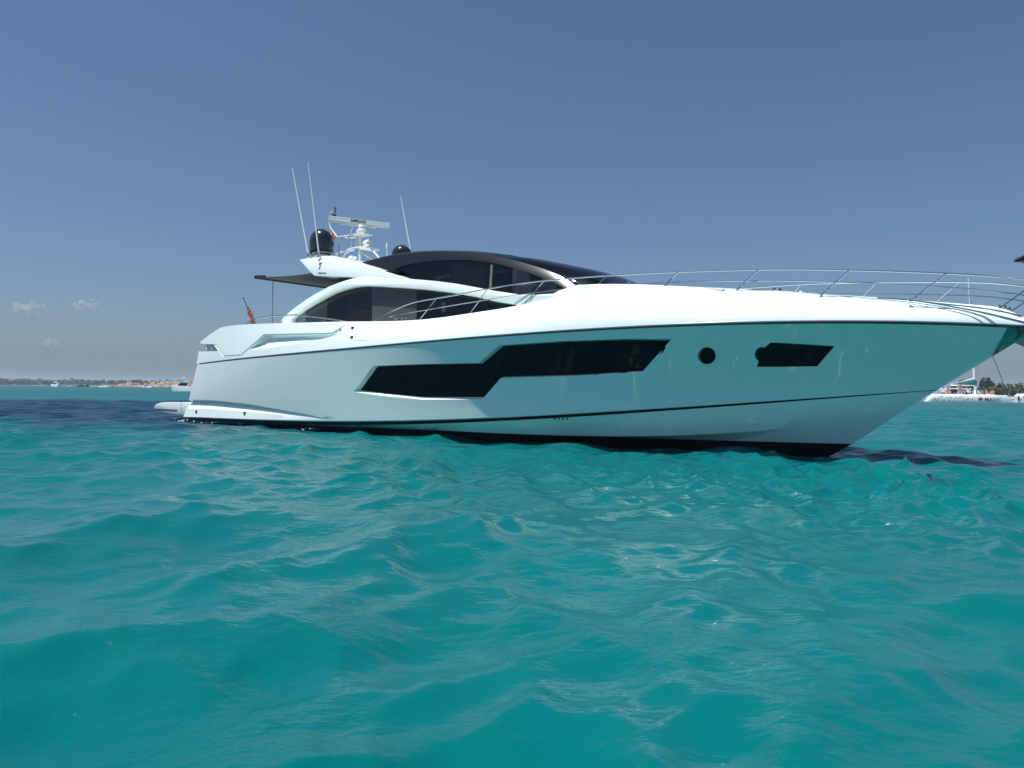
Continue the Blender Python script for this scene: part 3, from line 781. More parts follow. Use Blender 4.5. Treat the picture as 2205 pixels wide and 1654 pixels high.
# -------- roof gear
def whip(b, t, y, mount=True):
    q0, q1 = hit(*b, y), hit(*t, y)
    o = MB().tube([q0, q0 + (q1 - q0) * .3, q1], [0.022, 0.018, 0.010], 8).build('whip_antenna', M['white_plastic'], yacht)
    MB().tube([q0 - np.array([0, 0, .10]), q0 + (q1 - q0) * .015], [0.03, 0.024], 10).tube([q0 + (-.06, 0, -.1), q0 + (.08, 0, -.06)], .014, 6).build('antenna_mount', M['steel'], o)
whip((663.4, 547), (629, 361), 1.45); whip((686.6, 546.5), (663.4, 350), 1.62); whip((884, 540), (863, 423.6), -1.3)
def dome(cx, half, ytop, ybase, y, prof):
    c0 = hit(cx, ybase, y); rr = (hit(cx + half, ybase, y) - hit(cx - half, ybase, y)); 
    d = np.linalg.norm(c0 - EYE); r = half * d / FPX * 0.97
    H = (ybase - ytop) * d / FPX
    o = MB().lathe(c0, [(r * a, H * b) for a, b in prof], 40).build('satellite_dome', M['black_dome'], yacht, angle=60)
    return o, c0, r
pr = [(0.78, -0.05), (0.93, 0.0), (0.97, 0.05), (1.0, 0.16), (1.0, 0.45)] + [(math.cos(a), 0.45 + 0.55 * math.sin(a)) for a in np.linspace(0.12, 1.5, 12)] + [(0.01, 1.0)]
o, c0, r = dome(692.7, 26.0, 495.5, 548, 1.0, pr)
MB().lathe(c0 + np.array([0, 0, -0.14]), [(r * .6, 0), (r * .6, .10)], 24).build('dome_base', M['white_plastic'], o)
dome(865, 22.5, 528.3, 570, -1.1, pr)
# mast: hoops, post, platform, pedestal and open-array scanner (all near the centreline)
def mp(zx, zy, y=0.0): return hit(620 + zx / 7.875, 420 + zy / 7.875, y)
mast = MB()
for y in (0.22, -0.22):
    mast.tube([mp(*p, y) for p in ((790,1110),(805,1060),(830,1005),(880,975),(960,950),(1050,915),(1150,892),(1320,880),(1400,900),(1440,950),(1500,1010),(1560,1090))], 0.024, 8)
mast.tube([mp(*p, 0.0) for p in ((940,1110),(942,1060),(965,1005),(1040,955),(1130,935))], 0.022, 8)
mast.tube([mp(1222,1160), mp(1222,690)], 0.045, 10)
mast.tube([mp(1163,890), mp(1163,690)], 0.020, 8); mast.tube([mp(1068,900), mp(1072,620), mp(1100,545)], 0.012, 6)
mast.tube([mp(1250,980), mp(1420,1090)], .018, 6)
mast.box(mp(1275,672), (.52, .36, .05)); mast.box(mp(1390,915), (.32, .5, .06))
mast.tube([mp(975,715), mp(1000,742), mp(1060,735), mp(1150,720)], 0.022, 6)
mast.lathe(mp(1420,920) - np.array([0, 0, .03]), [(.08, 0), (.09, .03), (.05, .07)], 14)
mo = mast.build('radar_mast', M['white_plastic'], yacht)
MB().lathe(mp(1252,655), [(.15, 0), (.16, .05), (.15, .10), (.10, .13), (.11, .17), (.10, .21)], 24).build('radar_pedestal', M['white_plastic'], mo, angle=30)
# open-array scanner bar
e_l = hit(708, 471, 0.62); e_r = hit(839.7, 486.5, -0.62)
zc = (e_l[2] + e_r[2]) / 2; cen = (e_l + e_r) / 2
dirv = (e_r - e_l); L = np.linalg.norm(dirv[:2]); dv = np.array([dirv[0], dirv[1], dirv[2] * 1.0]); dv /= np.linalg.norm(dv)
side = np.cross(np.array([0, 0, 1.]), dv); side /= np.linalg.norm(side); up = np.cross(dv, side)
Rm = np.stack([dv, side, up], 1)
Lb = np.linalg.norm(dirv)
bar = MB(); bar.box(cen, (Lb, .11, .155), 0, Rm); bar.box(cen - up * .095 - dv * .05, (Lb * .60, .085, .05), 0, Rm); bar.box(cen - up * .035 - side * .056, (Lb * .99, .006, .02), 0, Rm)
bo = bar.build('radar_scanner', M['white_plastic'], mo, bevel=0.012)
MB().tube([mp(1255, 545), cen - up * .1], .05, 12).build('scanner_shaft', M['white_plastic'], bo)
text_mesh('maker_lettering', 'SIMRAD', 0.125, M['letter'], bo, cen - side * .060 + up * .02 - dv * .03, dv, up, extrude=0.002, spacing=1.05)
# arm with the anchor light
arm = MB().tube([mp(*p, 0.05) for p in ((1050,682),(940,700),(835,714),(790,650),(720,560),(706,500),(700,440),(700,380),(715,310),(735,290),(760,288))], 0.021, 8)
ao = arm.build('light_arm', M['white_plastic'], mo)
q = mp(785, 335, 0.05); MB().lathe(q - np.array([0, 0, .03]), [(.05, 0), (.07, .03), (.045, .06), (.02, .08)], 16).tube([q + (0, 0, .05), mp(808, 270, .05), mp(800, 215, .05)], .016, 6).tube([mp(775, 222, .05), mp(825, 218, .05)], .014, 6).build('wind_sensor', M['black_plastic'], mo)
# searchlight, horn, small whips
q = mp(1340, 810, 0.3); sx = MB(); sx.lathe(q + (-.10, 0, -.02), [(.07, 0), (.085, .05), (.085, .20), (.06, .24)], 20, 0, (1, -.2, 0)); sx.tube([q + (0, 0, -.16), q + (0, 0, .0)], .03, 8); sx.box(q + (.1, 0, .05), (.12, .12, .06))
sx.build('searchlight', M['white_plastic'], mo)
q = mp(1060, 1090, 0.4); MB().lathe(q, [(.09, 0), (.10, .02), (.05, .10), (.03, .22)], 20, 0, (.8, .3, .15)).tube([mp(1010,1110,.4), mp(1025,1060,.4), mp(1060,1040,.4), mp(1100,1040,.4)], .02, 6).build('horn', M['white_plastic'], mo)
MB().tube([mp(866, 1110, .8), mp(866, 870, .8)], .014, 6).lathe(mp(866, 880, .8), [(.02, 0), (.02, .04)], 8).build('stub_antenna', M['steel_dull'], mo)
MB().tube([mp(1682, 1060, -.3), mp(1682, 900, -.3)], .018, 6).lathe(mp(1682, 910, -.3), [(.03, 0), (.035, .10), (.02, .16)], 12).build('stub_antenna', M['white_plastic'], mo)

# ------------------------------------------------------------------ flags (things of their own, carried by the yacht)
def y2w(p): return ORG + A * p[0] + N * p[1] + np.array([0, 0, p[2]])
def cloth(px_l, px_r, y, n=14, k=6, amp=0.03):
    v = []; f = []
    Pl = resample(np.array([y2w(hit(*p, y)) for p in px_l]), n); Pr = resample(np.array([y2w(hit(*p, y)) for p in px_r]), n)
    for i in range(n):
        for j in range(k):
            t = j / (k - 1); p = Pl[i] * (1 - t) + Pr[i] * t
            p = p + np.array([0.3, 1, 0]) * amp * math.sin(9 * t + i * 0.7) + np.array([.3, .2, 0]) * amp * .4 * math.sin(i * 1.3)
            v.append(p)
    for i in range(n - 1):
        for j in range(k - 1): a = i * k + j; f.append((a, a + 1, a + k + 1, a + k))
    return v, f
# red ensign at the stern, hanging furled
eb = y2w(hit(551, 702, 0.4)); et = y2w(hit(524, 642, 0.4))
ens = empty('ensign_flag', tuple(eb), 0, 'furled red ensign on a leaning staff behind the stern rail', 'flag')
MB().tube([(0, 0, 0), tuple(et - eb)], [.022, .014], 8).lathe(tuple(et - eb), [(.02, -.02), (.03, .01), (.01, .04)], 10).build('flag_staff', M['black_plastic'], ens)
v, f = cloth([(530,659),(532.5,668),(535,679),(539,690),(541,700)], [(533,660),(540,668),(545,679),(549,690),(551,700)], 0.42, 18, 7, .035)
v = [tuple(p - eb) for p in v]
fm = [1 if (i // 6) < 3 else (2 if (i // 6) == 4 and i % 6 < 3 else 0) for i in range(len(f))]
put('flag_cloth', v, f, [M['red_flag'], M['navy_flag'], M['yellow_flag']], ens, fm, True)
# courtesy flag below the light arm
cb = y2w(mp(835, 714, 0.05))
cfl = empty('courtesy_flag', tuple(cb), 0, 'small red and yellow courtesy flag hanging limp beside the upright black dome', 'flag')
v, f = cloth([(620 + a / 7.875, 420 + b / 7.875) for a, b in ((722,590),(735,650),(770,720),(790,768))], [(620 + a / 7.875, 420 + b / 7.875) for a, b in ((735,585),(790,660),(815,700),(830,722))], 0.06, 12, 6, .03)
v = [tuple(p - cb) for p in v]
fm = [0 if (i % 5) in (0,) or i // 5 < 2 or (i // 5 in (5, 9)) else 1 for i in range(len(f))]
put('flag_cloth', v, f, [M['red_flag'], M['yellow_flag']], cfl, fm, True)
# dark pennant on the bow staff, its tip in view at the right edge
pb = y2w(hit(2252, 640, 0.05))
pen = empty('bow_pennant', tuple(pb), 0, 'dark blue grey pointed cloth tip jutting in above the bow rail', 'pennant')
MB().tube([(0, 0, -.35), (0, 0, .95)], .016, 8).build('flag_staff', M['steel'], pen)
v, f = cloth([(2183,560),(2190,554),(2205,549),(2225,538),(2249,520)], [(2183.5,563.5),(2190,565),(2205,567),(2225,570),(2250,573)], 0.05, 16, 7, .02)
v = [tuple(p - pb) for p in v]
put('flag_cloth', v, f, M['pennant'], pen, None, True)

# ------------------------------------------------------------------ sea: one sheet of real waves, finer near the eye
def sea():
    rr = [0.45]
    while rr[-1] < 7000:
        r = rr[-1]
        rr.append(r + max(0.028, 0.0062 * r) if r < 60 else r * 1.02)
    rr = np.array(rr)
    fine = np.radians(np.arange(-46, 46.01, 0.14)); coarse = np.radians(np.arange(49, 311.1, 3.0))
    ang = np.concatenate([fine, coarse])                       # measured from +Y, clockwise
    RR, AA = np.meshgrid(rr, ang, indexing='ij')
    X = RR * np.sin(AA); Y = RR * np.cos(AA); Z = np.zeros_like(X)
    DX = np.zeros_like(X); DY = np.zeros_like(X)
    rs = np.random.RandomState(21)
    dr = np.gradient(rr)[:, None] * np.ones_like(AA); da = RR * math.radians(0.14)
    # slow gusts: areas of busier and calmer water
    gust = 0.75 + 0.35 * np.sin(X * .31 + Y * .23 + 1.1) * np.sin(X * .17 - Y * .29 + .4) + 0.2 * np.sin(X * .7 + 2.0 + Y * .11)
    rip = np.exp(-((X - 4.3) / 2.4) ** 2 - ((Y - 9.0) / 3.6) ** 2)   # steeper wavelets added off the bow to make the water glitter
    kept = np.zeros_like(X); total = 0.0
    lam = np.exp(rs.uniform(math.log(0.17), math.log(4.2), 110)); lam.sort()
    for l in lam:
        th = math.radians(-62) + rs.normal(0, 0.80)            # travelling mostly towards the camera, wind over the left quarter
        k = 2 * math.pi / l; kx, ky = k * math.sin(th), k * math.cos(th)
        s = 0.047 * (1.0 if 0.25 < l < 1.2 else 0.55)
        if l > 2.2: s *= .7
        a = s / k
        ph = kx * X + ky * Y + rs.uniform(0, 6.28)
        fade = np.clip((l / np.maximum(dr, da * .6) - 2.5) / 3.0, 0, 1); kept += fade * s * s; total += s * s
        g = gust if l < 1.6 else 1.0
        if l < 0.75: g = g * (1 + 1.1 * rip)
        c = np.cos(ph) * fade * g; sn = np.sin(ph) * fade * g
        Z += a * c; DX -= 0.9 * a * sn * (kx / k); DY -= 0.9 * a * sn * (ky / k)
    # seagrass beds (dark) on the pale sand: a stain of the sea floor; the bow patch is painted shadow
    wob = 2.2 * np.sin(X * .21 + 1) + 1.6 * np.sin(X * .53 + Y * .13) + 0.7 * np.sin(X * 1.3 + Y * .7) + .35 * np.sin(X * 2.9 - Y * 1.7)
    near_edge = 17.0 + 0.9 * wob + 0.9 * np.sin(X * 1.9 + Y * 1.1) + 0.05 * (X + 20) ; far_edge = 58 + 2.2 * wob - 0.1 * (X + 20)
    g1 = np.clip((Y - near_edge) / 8.0, 0, 1) * np.clip((far_edge - Y) / 10.0, 0, 1) * np.clip((2 - X) / 6.0, 0, 1)
    e = ((X - 10.4 - .5 * wob) / 3.6) ** 2 + ((Y - 12.6 - .35 * wob) / 1.5) ** 2
    bow_shade = 0.06 * np.clip(1.4 - e, 0, 1)  # faint darkening by the bow, the yacht's shadow put into the water colour
    e3 = ((X - 70) / 30) ** 2 + ((Y - 70 + wob) / 18) ** 2
    g3 = 0.35 * np.clip(1.3 - e3, 0, 1)
    g4 = 0.20 * np.clip((Y - 58) / 30, 0, 1)                     # deeper, bluer water out towards the shore
    bed = np.clip(np.maximum(np.maximum(g1, bow_shade), np.maximum(g3, g4)), 0, 1)
    n0, n1 = RR.shape
    V = np.stack([X + DX, Y + DY, Z - 0.05], -1).reshape(-1, 3)
    i, j = np.meshgrid(np.arange(n0 - 1), np.arange(n1), indexing='ij'); j2 = (j + 1) % n1
    F = np.stack([i * n1 + j, i * n1 + j2, (i + 1) * n1 + j2, (i + 1) * n1 + j], -1).reshape(-1, 4)[:, ::-1]
    # centre disc
    c = len(V); V = np.vstack([V, [[0, 0, 0]]])
    me = bpy.data.meshes.new('sea')
    T = np.array([[c, (q + 1) % n1, q] for q in range(n1)])[:, ::-1]
    nl = F.size + T.size
    me.vertices.add(len(V)); me.vertices.foreach_set('co', V.astype(np.float32).ravel())
    me.loops.add(nl); me.loops.foreach_set('vertex_index', np.concatenate([F.ravel(), T.ravel()]).astype(np.int32))
    me.polygons.add(len(F) + len(T))
    st = np.concatenate([np.arange(len(F)) * 4, len(F) * 4 + np.arange(len(T)) * 3]).astype(np.int32)
    me.polygons.foreach_set('loop_start', st)
    me.polygons.foreach_set('use_smooth', np.ones(len(F) + len(T), bool))
    chop = np.sqrt(np.clip(1 - kept / total, 0, 1))
    a3 = me.attributes.new('wavelets', 'FLOAT', 'POINT'); a3.data.foreach_set('value', np.append(rip.ravel(), 0).astype(np.float32))
    a2 = me.attributes.new('chop', 'FLOAT', 'POINT'); a2.data.foreach_set('value', np.append(chop.ravel(), 0).astype(np.float32))
    at = me.attributes.new('seagrass_shade', 'FLOAT', 'POINT'); at.data.foreach_set('value', np.append(bed.ravel(), 0).astype(np.float32))
    me.update(calc_edges=True); me.validate()
    o = bpy.data.objects.new('sea', me); COL.objects.link(o); o['kind'] = 'structure'
    m, nt, b = newmat('sea_water')
    g = nt.nodes.new('ShaderNodeNewGeometry')
    def nz(scale, det, sx=1., sy=1., rot=0.):
        mp_ = nt.nodes.new('ShaderNodeMapping'); mp_.inputs['Scale'].default_value = (sx, sy, 1); mp_.inputs['Rotation'].default_value = (0, 0, rot)
        n = nt.nodes.new('ShaderNodeTexNoise'); n.inputs['Scale'].default_value = scale; n.inputs['Detail'].default_value = det
        nt.links.new(g.outputs['Position'], mp_.inputs['Vector']); nt.links.new(mp_.outputs[0], n.inputs['Vector']); return n
    def mix(a, c, f):
        x = nt.nodes.new('ShaderNodeMix'); x.data_type = 'RGBA'
        for s, v in (('A', a), ('B', c)):
            if isinstance(v, tuple): x.inputs[s].default_value = v + (1,)
            else: nt.links.new(v, x.inputs[s])
        nt.links.new(f, x.inputs['Factor']); return x.outputs['Result']
    sand = mix((0.000, 0.078, 0.083), (0.000, 0.136, 0.146), nz(.30, 5).outputs['Fac'])
    at_ = nt.nodes.new('ShaderNodeAttribute'); at_.attribute_name = 'seagrass_shade'
    n2 = nz(.9, 5); rmp = nt.nodes.new('ShaderNodeMath'); rmp.operation = 'MULTIPLY_ADD'; rmp.inputs[1].default_value = 1.8; rmp.inputs[2].default_value = -.95
    nt.links.new(n2.outputs['Fac'], rmp.inputs[0])
    ad = nt.nodes.new('ShaderNodeMath'); ad.operation = 'ADD'; ad.use_clamp = True
    # keep noise inside the beds only
    ml = nt.nodes.new('ShaderNodeMath'); ml.operation = 'MULTIPLY'; nt.links.new(rmp.outputs[0], ml.inputs[0]); nt.links.new(at_.outputs['Fac'], ml.inputs[1])
    nt.links.new(ml.outputs[0], ad.inputs[0]); nt.links.new(at_.outputs['Fac'], ad.inputs[1])
    col = mix(sand, (0.0, 0.017, 0.043), ad.outputs[0])
    nt.links.new(col, b.inputs['Base Color'])
    b.inputs['IOR'].default_value = 1.333
    ac = nt.nodes.new('ShaderNodeAttribute'); ac.attribute_name = 'chop'       # share of the wave slopes finer than the sheet
    for sock, k0_, k1_ in (('Roughness', .22, .045), ('Specular IOR Level', -.22, .31)):
        mm = nt.nodes.new('ShaderNodeMath'); mm.operation = 'MULTIPLY_ADD'; mm.inputs[1].default_value = k0_; mm.inputs[2].default_value = k1_
        nt.links.new(ac.outputs['Fac'], mm.inputs[0]); nt.links.new(mm.outputs[0], b.inputs[sock])
    bp = nt.nodes.new('ShaderNodeBump'); bp.inputs['Strength'].default_value = 1.0; bp.inputs['Distance'].default_value = 0.019
    h1 = nz(9.5, 8, 1.0, 1.35, .5); nt.links.new(h1.outputs['Fac'], bp.inputs['Height'])
    pm = nz(.75, 3, 1.0, 1.5, .2); mr = nt.nodes.new('ShaderNodeMapRange'); mr.interpolation_type = 'SMOOTHSTEP'      # cat's-paws: rippled and slick patches
    mr.inputs['From Min'].default_value = .40; mr.inputs['From Max'].default_value = .64; mr.inputs['To Min'].default_value = .38; mr.inputs['To Max'].default_value = 1.0
    nt.links.new(pm.outputs['Fac'], mr.inputs['Value']); ar = nt.nodes.new('ShaderNodeAttribute'); ar.attribute_name = 'wavelets'      # finest ripple cut back on the added wavelets for cleaner glints
    sb = nt.nodes.new('ShaderNodeMath'); sb.operation = 'MULTIPLY_ADD'; sb.use_clamp = True; sb.inputs[1].default_value = -.55
    nt.links.new(ar.outputs['Fac'], sb.inputs[0]); nt.links.new(mr.outputs['Result'], sb.inputs[2]); nt.links.new(sb.outputs[0], bp.inputs['Strength'])
    bp2 = nt.nodes.new('ShaderNodeBump'); bp2.inputs['Distance'].default_value = 0.30
    nt.links.new(ac.outputs['Fac'], bp2.inputs['Strength'])
    h2 = nz(1.5, 4, .7, 1.5, .3); nt.links.new(h2.outputs['Fac'], bp2.inputs['Height']); nt.links.new(bp2.outputs[0], bp.inputs['Normal'])
    nt.links.new(bp.outputs[0], b.inputs['Normal'])
    me.materials.append(m)
    return o
sea()

# flecks of foam where the wavelets slap the hull
fr_ = np.random.RandomState(8); fm_ = MB()
for cx, n_, sp_x in ((3.2, 22, .8), (5.5, 6, 1.2), (9.6, 22, .5)):
    for k in range(n_):
        x = cx + fr_.normal(0, sp_x * .5); yv = -(HW(x, 0.02) + abs(fr_.normal(0, .14)) + .02); r = fr_.uniform(.008, .026)
        p = ORG + A * x + N * yv + np.array([0, 0, -.035 + abs(fr_.normal(0, .03))]); q = 5
        rot = fr_.uniform(0, 6.28)
        fm_.lathe(p, [(r * .5, -r * .3), (r, 0), (r * .6, r * .35), (r * .1, r * .5)], q)
fo = fm_.build('foam', plain('sea_foam', (.8, .82, .82), .6, spec=.3)); fo['kind'] = 'stuff'; tag(fo, 'flecks of white foam along the yacht waterline', 'foam')

# ------------------------------------------------------------------ land
def at(px, py, D):
    """a point D metres ahead of the eye on the sight line of a photo pixel"""
    d = CF + CR * (px - 1102.5) / FPX + CU * (827 - py) / FPX
    return np.array([0, 0, CAMH]) + d * (D / d[1])
def fbm(x, seed, n=6, f0=1.0):
    rs = np.random.RandomState(seed); y = np.zeros_like(x); a = 1.0
    for i in range(n):
        y += a * np.sin(x * f0 * 2 ** i * rs.uniform(.8, 1.2) + rs.uniform(0, 6.28)); a *= .55
    return y
M['sand'] = plain('pale_sand', (0.50, 0.44, 0.35), 0.95, amt=0.12, scale=.3, spec=.1)
M['scrub'] = plain('dry_scrub_ground', (0.10, 0.095, 0.055), 0.95, amt=.3, scale=.2, spec=.1)
def leafmat(name, c1, c2, scale):
    m, nt, b = newmat(name); tc = nt.nodes.new('ShaderNodeTexCoord'); n = nt.nodes.new('ShaderNodeTexNoise'); n.inputs['Scale'].default_value = scale; n.inputs['Detail'].default_value = 4
    rp_ = nt.nodes.new('ShaderNodeValToRGB'); rp_.color_ramp.elements[0].position = .35; rp_.color_ramp.elements[1].position = .65
    rp_.color_ramp.elements[0].color = c1 + (1,); rp_.color_ramp.elements[1].color = c2 + (1,)
    nt.links.new(tc.outputs['Object'], n.inputs['Vector']); nt.links.new(n.outputs['Fac'], rp_.inputs['Fac']); nt.links.new(rp_.outputs[0], b.inputs['Base Color'])
    b.inputs['Roughness'].default_value = .85; b.inputs['Specular IOR Level'].default_value = .15; return m
M['leaf_dark'] = leafmat('pine_leaves', (0.030, 0.050, 0.018), (0.055, 0.085, 0.028), .9)
M['leaf_olive'] = leafmat('olive_shrub_leaves', (0.085, 0.095, 0.040), (0.15, 0.15, 0.070), .8)
M['leaf_far'] = leafmat('distant_wood_leaves', (0.045, 0.065, 0.035), (0.085, 0.10, 0.05), .03)
M['bark'] = plain('bark', (0.09, 0.065, 0.045), .95, amt=.3)
M['rock'] = leafmat('tan_rock', (0.14, 0.10, 0.07), (0.34, 0.27, 0.20), .35)
M['hill'] = leafmat('far_hill', (0.07, 0.08, 0.055), (0.10, 0.105, 0.07), .004)
def terrain(name, x0, x1, y0, depth, height, mat, seed, nx=160, ny=14, f0=.02, rough=.3, front=0.8):
    xs_ = np.linspace(x0, x1, nx); v = []; f = []
    base = fbm(xs_, seed, 6, f0)
    for j in range(ny):
        t = j / (ny - 1)
        hgt = height * (1 - (1 - t) ** front) if t > 0 else 0
        nn = fbm(xs_ * 1.7 + j * 3.1, seed + j, 5, f0 * 2)
        for i in range(nx):
            ed = min(1, (i / nx) * 14, (1 - i / nx) * 14)
            z = -0.6 + (hgt * (1 + rough * base[i] * .6) + rough * height * .25 * nn[i] * t) * ed if j else -0.8
            v.append((xs_[i], y0 + depth * t + (6 * base[i] * (1 - t) if j < ny - 1 else 0), z))
    for j in range(ny - 1):
        for i in range(nx - 1): a = j * nx + i; f.append((a, a + 1, a + nx + 1, a + nx))
    # back skirt
    b = len(v)
    for i in range(nx): v.append((xs_[i], y0 + depth + 20, -1.0))
    for i in range(nx - 1): a = (ny - 1) * nx + i; f.append((a, a + 1, b + i + 1, b + i))
    o = put(name, v, f, mat, None, None, True); o['kind'] = 'structure'; return o
# left shore
terrain('beach', -900, 60, 690, 60, 0.9, M['sand'], 5, 240, 6, .015, .25)
terrain('coastal_land', -1100, 500, 722, 270, 7.5, M['scrub'], 8, 220, 8, .012, .4, 1.4)
terrain('hills', -2600, 1500, 2500, 900, 24, M['hill'], 3, 160, 8, .0035, .55, 1.6)
def leafcloud(n, rx, ry, rz, size, rs, lumps=7):
    """many small leaf clumps through an uneven crown; returns verts, faces"""
    C = []; Rd = []
    for k in range(lumps):
        q = rs.normal(0, 1, 3); q /= np.linalg.norm(q); q *= rs.uniform(.1, .62) ** .8
        C.append(np.array([q[0] * rx, q[1] * ry, q[2] * rz])); Rd.append(rs.uniform(.34, .58))
    v = []; f = []
    for _ in range(n):
        k = rs.randint(lumps); d = rs.normal(0, 1, 3); d /= np.linalg.norm(d); rad = Rd[k] * rs.uniform(.55, 1.05)
        p = C[k] + d * rad * np.array([rx, ry, rz])
        a = rs.normal(0, 1, 3); a /= np.linalg.norm(a); b = np.cross(a, rs.normal(0, 1, 3)); b /= np.linalg.norm(b) + 1e-9
        s = size * rs.uniform(.6, 1.4); i = len(v)
        v += [p + a * s, p + b * s * .7, p - a * s, p - b * s * .7]; f.append((i, i + 1, i + 2, i + 3))
    return v, f
# far wood along the left shore: one mass
rs = np.random.RandomState(4); v = []; f = []
for k in range(760):
    x = rs.uniform(-760, -60); y = 745 + 215 * rs.rand() ** 1.3; g = max(0.0, 6.0 * ((y - 735) / 260) ** 1.0)
    hh = rs.uniform(2.2, 4.8) * (1.25 if rs.rand() < .12 else 1); vv, ff = leafcloud(34, rs.uniform(4, 8), 4, hh * .6, 1.0, rs, 3)
    b = len(v); v += [p + np.array([x, y, g + hh * .35]) for p in vv]; f += [tuple(i + b for i in q) for q in ff]
put('coastal_wood', v, f, M['leaf_far']); bpy.data.objects['coastal_wood']['kind'] = 'stuff'
tag(bpy.data.objects['coastal_wood'], 'grey green wood in a low band along the far left shore', 'wood')
# rocky headland on the left
def headland():
    x0 = at(232, 830, 560)[0]; x1 = at(560, 830, 560)[0]; nx, ny = 150, 26; v = []; f = []; rs = np.random.RandomState(9)
    X = np.linspace(x0, x1, nx)
    for j in range(ny):
        t = j / (ny - 1)
        a = fbm(X * 1.0, 31, 6, .10); b_ = fbm(X + j * 2.3, 40 + j, 5, .35)
        for i in range(nx):
            ed = min(1, (i / nx) * 16)
            st = math.floor(t * 4) / 4 * .5 + t * .5
            z = -0.8 + (0.4 + (4.9 + .8 * a[i]) * st ** .6 + .55 * b_[i] * (t > .05)) * ed
            v.append((X[i] + rs.normal(0, .35), 556 + 26 * t + 1.6 * b_[i] * (1 - t) + rs.normal(0, .4), z if j else -.9))
    for j in range(ny - 1):
        for i in range(nx - 1): q = j * nx + i; f.append((q, q + 1, q + nx + 1, q + nx))
    o = put('rocky_headland', v, f, M['rock'], None, None, False); o['kind'] = 'structure'
headland()
rs = np.random.RandomState(14); v = []; f = []
for k in range(60):
    px = rs.uniform(250, 470); y = rs.uniform(566, 590); p = at(px, 820, y); z = 2.2 + 2.6 * (y - 560) / 26
    vv, ff = leafcloud(26, rs.uniform(1.2, 2.6), 1.4, rs.uniform(.7, 1.3), .38, rs, 3); b = len(v)
    v += [q + np.array([p[0], y, z]) for q in vv]; f += [tuple(i + b for i in q) for q in ff]
o = put('headland_scrub', v, f, M['leaf_olive']); o['kind'] = 'stuff'; tag(o, 'low olive scrub scattered over the rocky headland', 'scrub')
# house on the headland
hp = at(296, 826, 568); hz = 3.1
house = empty('house', (hp[0], 568, hz), math.radians(8), 'small flat roofed stone house on the rocky headland left of the yacht', 'house')
wall = plain('pale_render', (.42, .36, .30), .9, amt=.12)
MB().box((0, 0, .9), (6.2, 4.2, 2.6)).build('wall', wall, house, bevel=.03)
MB().box((0, -.25, 2.32), (6.9, 5.2, .24)).build('roof', plain('white_roof', (.62, .58, .52), .8), house)
for x in (-2.0, .1, 2.0): MB().box((x, -2.115, 1.15), (1.2, .06, 1.3)).build('window', M['dark_glass'], house)
MB().box((0, -2.6, -.35), (7.2, 1.1, .3)).build('terrace', wall, house)

# right shore: sand, dune bank and individual bushes and pines
terrain('beach', 86, 260, 196, 16, .9, M['sand'], 15, 120, 6, .08, .2); terrain('dune_bank', 84, 300, 210, 40, 1.8, M['scrub'], 18, 140, 8, .05, .4, 1.2)
TREES = []
def tree(name, px, ytop, D, half, label, cat, mat, group, n=260, trunk=True, size=.26):
    rs = np.random.RandomState(int(px * 7 + D)); p = at(px, 850, D); zt = at(px, ytop, D)[2]; zb = .7
    H = zt - zb; r = half / FPX * D
    t = empty(name, (p[0], D, zb), 0, label, cat, group); n = int(n * 1.8)
    c0 = H * (.60 if trunk else .5); rz = H * (.40 if trunk else .5)
    vv, ff = leafcloud(n, r, r * .9, rz, size, rs, 12)
    zmax = max(q[2] for q in vv)
    vv = [(q[0], q[1], (q[2] + c0) if True else 0) for q in vv]; k = (H) / max(q[2] for q in vv); vv = [(a, b, c * k) for a, b, c in vv]
    put('crown', vv, ff, mat, t)
    m_ = MB(); m_.tube([(0, 0, -.3), (.05, 0, H * .3), (-.04, .05, H * .62)], [.13, .10, .05], 7)
    for s in range(4):
        a = s * 1.7; m_.tube([(.02, 0, H * .35), (math.cos(a) * r * .45, math.sin(a) * r * .4, H * .6)], [.06, .02], 5)
    m_.build('trunk', M['bark'], t)
tree('pine_tree', 2126, 810.5, 216, 9.5, 'tallest dark green domed pine right of the catamaran mast', 'tree', M['leaf_dark'], 'trees behind the right beach', 620)
tree('pine_tree', 2113, 816, 218, 6, 'small dark pine crown close against the catamaran mast', 'tree', M['leaf_dark'], 'trees behind the right beach', 330)
tree('pine_tree', 2138, 819, 219, 5.5, 'narrow dark pine just right of the tallest domed pine', 'tree', M['leaf_dark'], 'trees behind the right beach', 300)
tree('pine_tree', 2072, 816.5, 217, 10, 'broad dark pine behind the teal sail cover', 'tree', M['leaf_dark'], 'trees behind the right beach', 520)
tree('pine_tree', 2054, 826, 217, 8, 'low dark pine at the yacht stem above the white canopy', 'tree', M['leaf_dark'], 'trees behind the right beach', 300)
tree('pine_tree', 2092, 820, 221, 7, 'dark pine showing between sail cover and catamaran mast', 'tree', M['leaf_dark'], 'trees behind the right beach', 300)
SH = [(2151,823,'olive bush right of the pines with a pointed top'),(2163,826,'olive bush crossed by the catamaran forestay'),(2176,825.5,'rounded olive bush above the catamaran bow'),(2188,824.5,'olive bush over the gap between the two catamaran hulls'),(2201,823,'olive bush cut by the right edge of the photo'),(2216,823,'olive bush standing beyond the right edge bush')]
for i, (px, yt, lb) in enumerate(SH):
    tree('olive_bush', px, yt, 212 + (i * 5) % 7, 9, lb, 'bush', M['leaf_olive'], 'olive bushes behind the right beach', 330, False)
SH2 = [(2112,833,'low olive bush directly below the small dark pine'),(2127,832,'low olive bush in front of the tallest pine'),(2144,833,'low olive bush in front of the pointed bush'),(2160,835,'low olive bush behind the forestay foot'),(2180,834,'low olive bush behind the catamaran bow fittings'),(2198,834,'low olive bush above the far catamaran hull'),(2082,836,'low olive bush seen under the sail cover')]
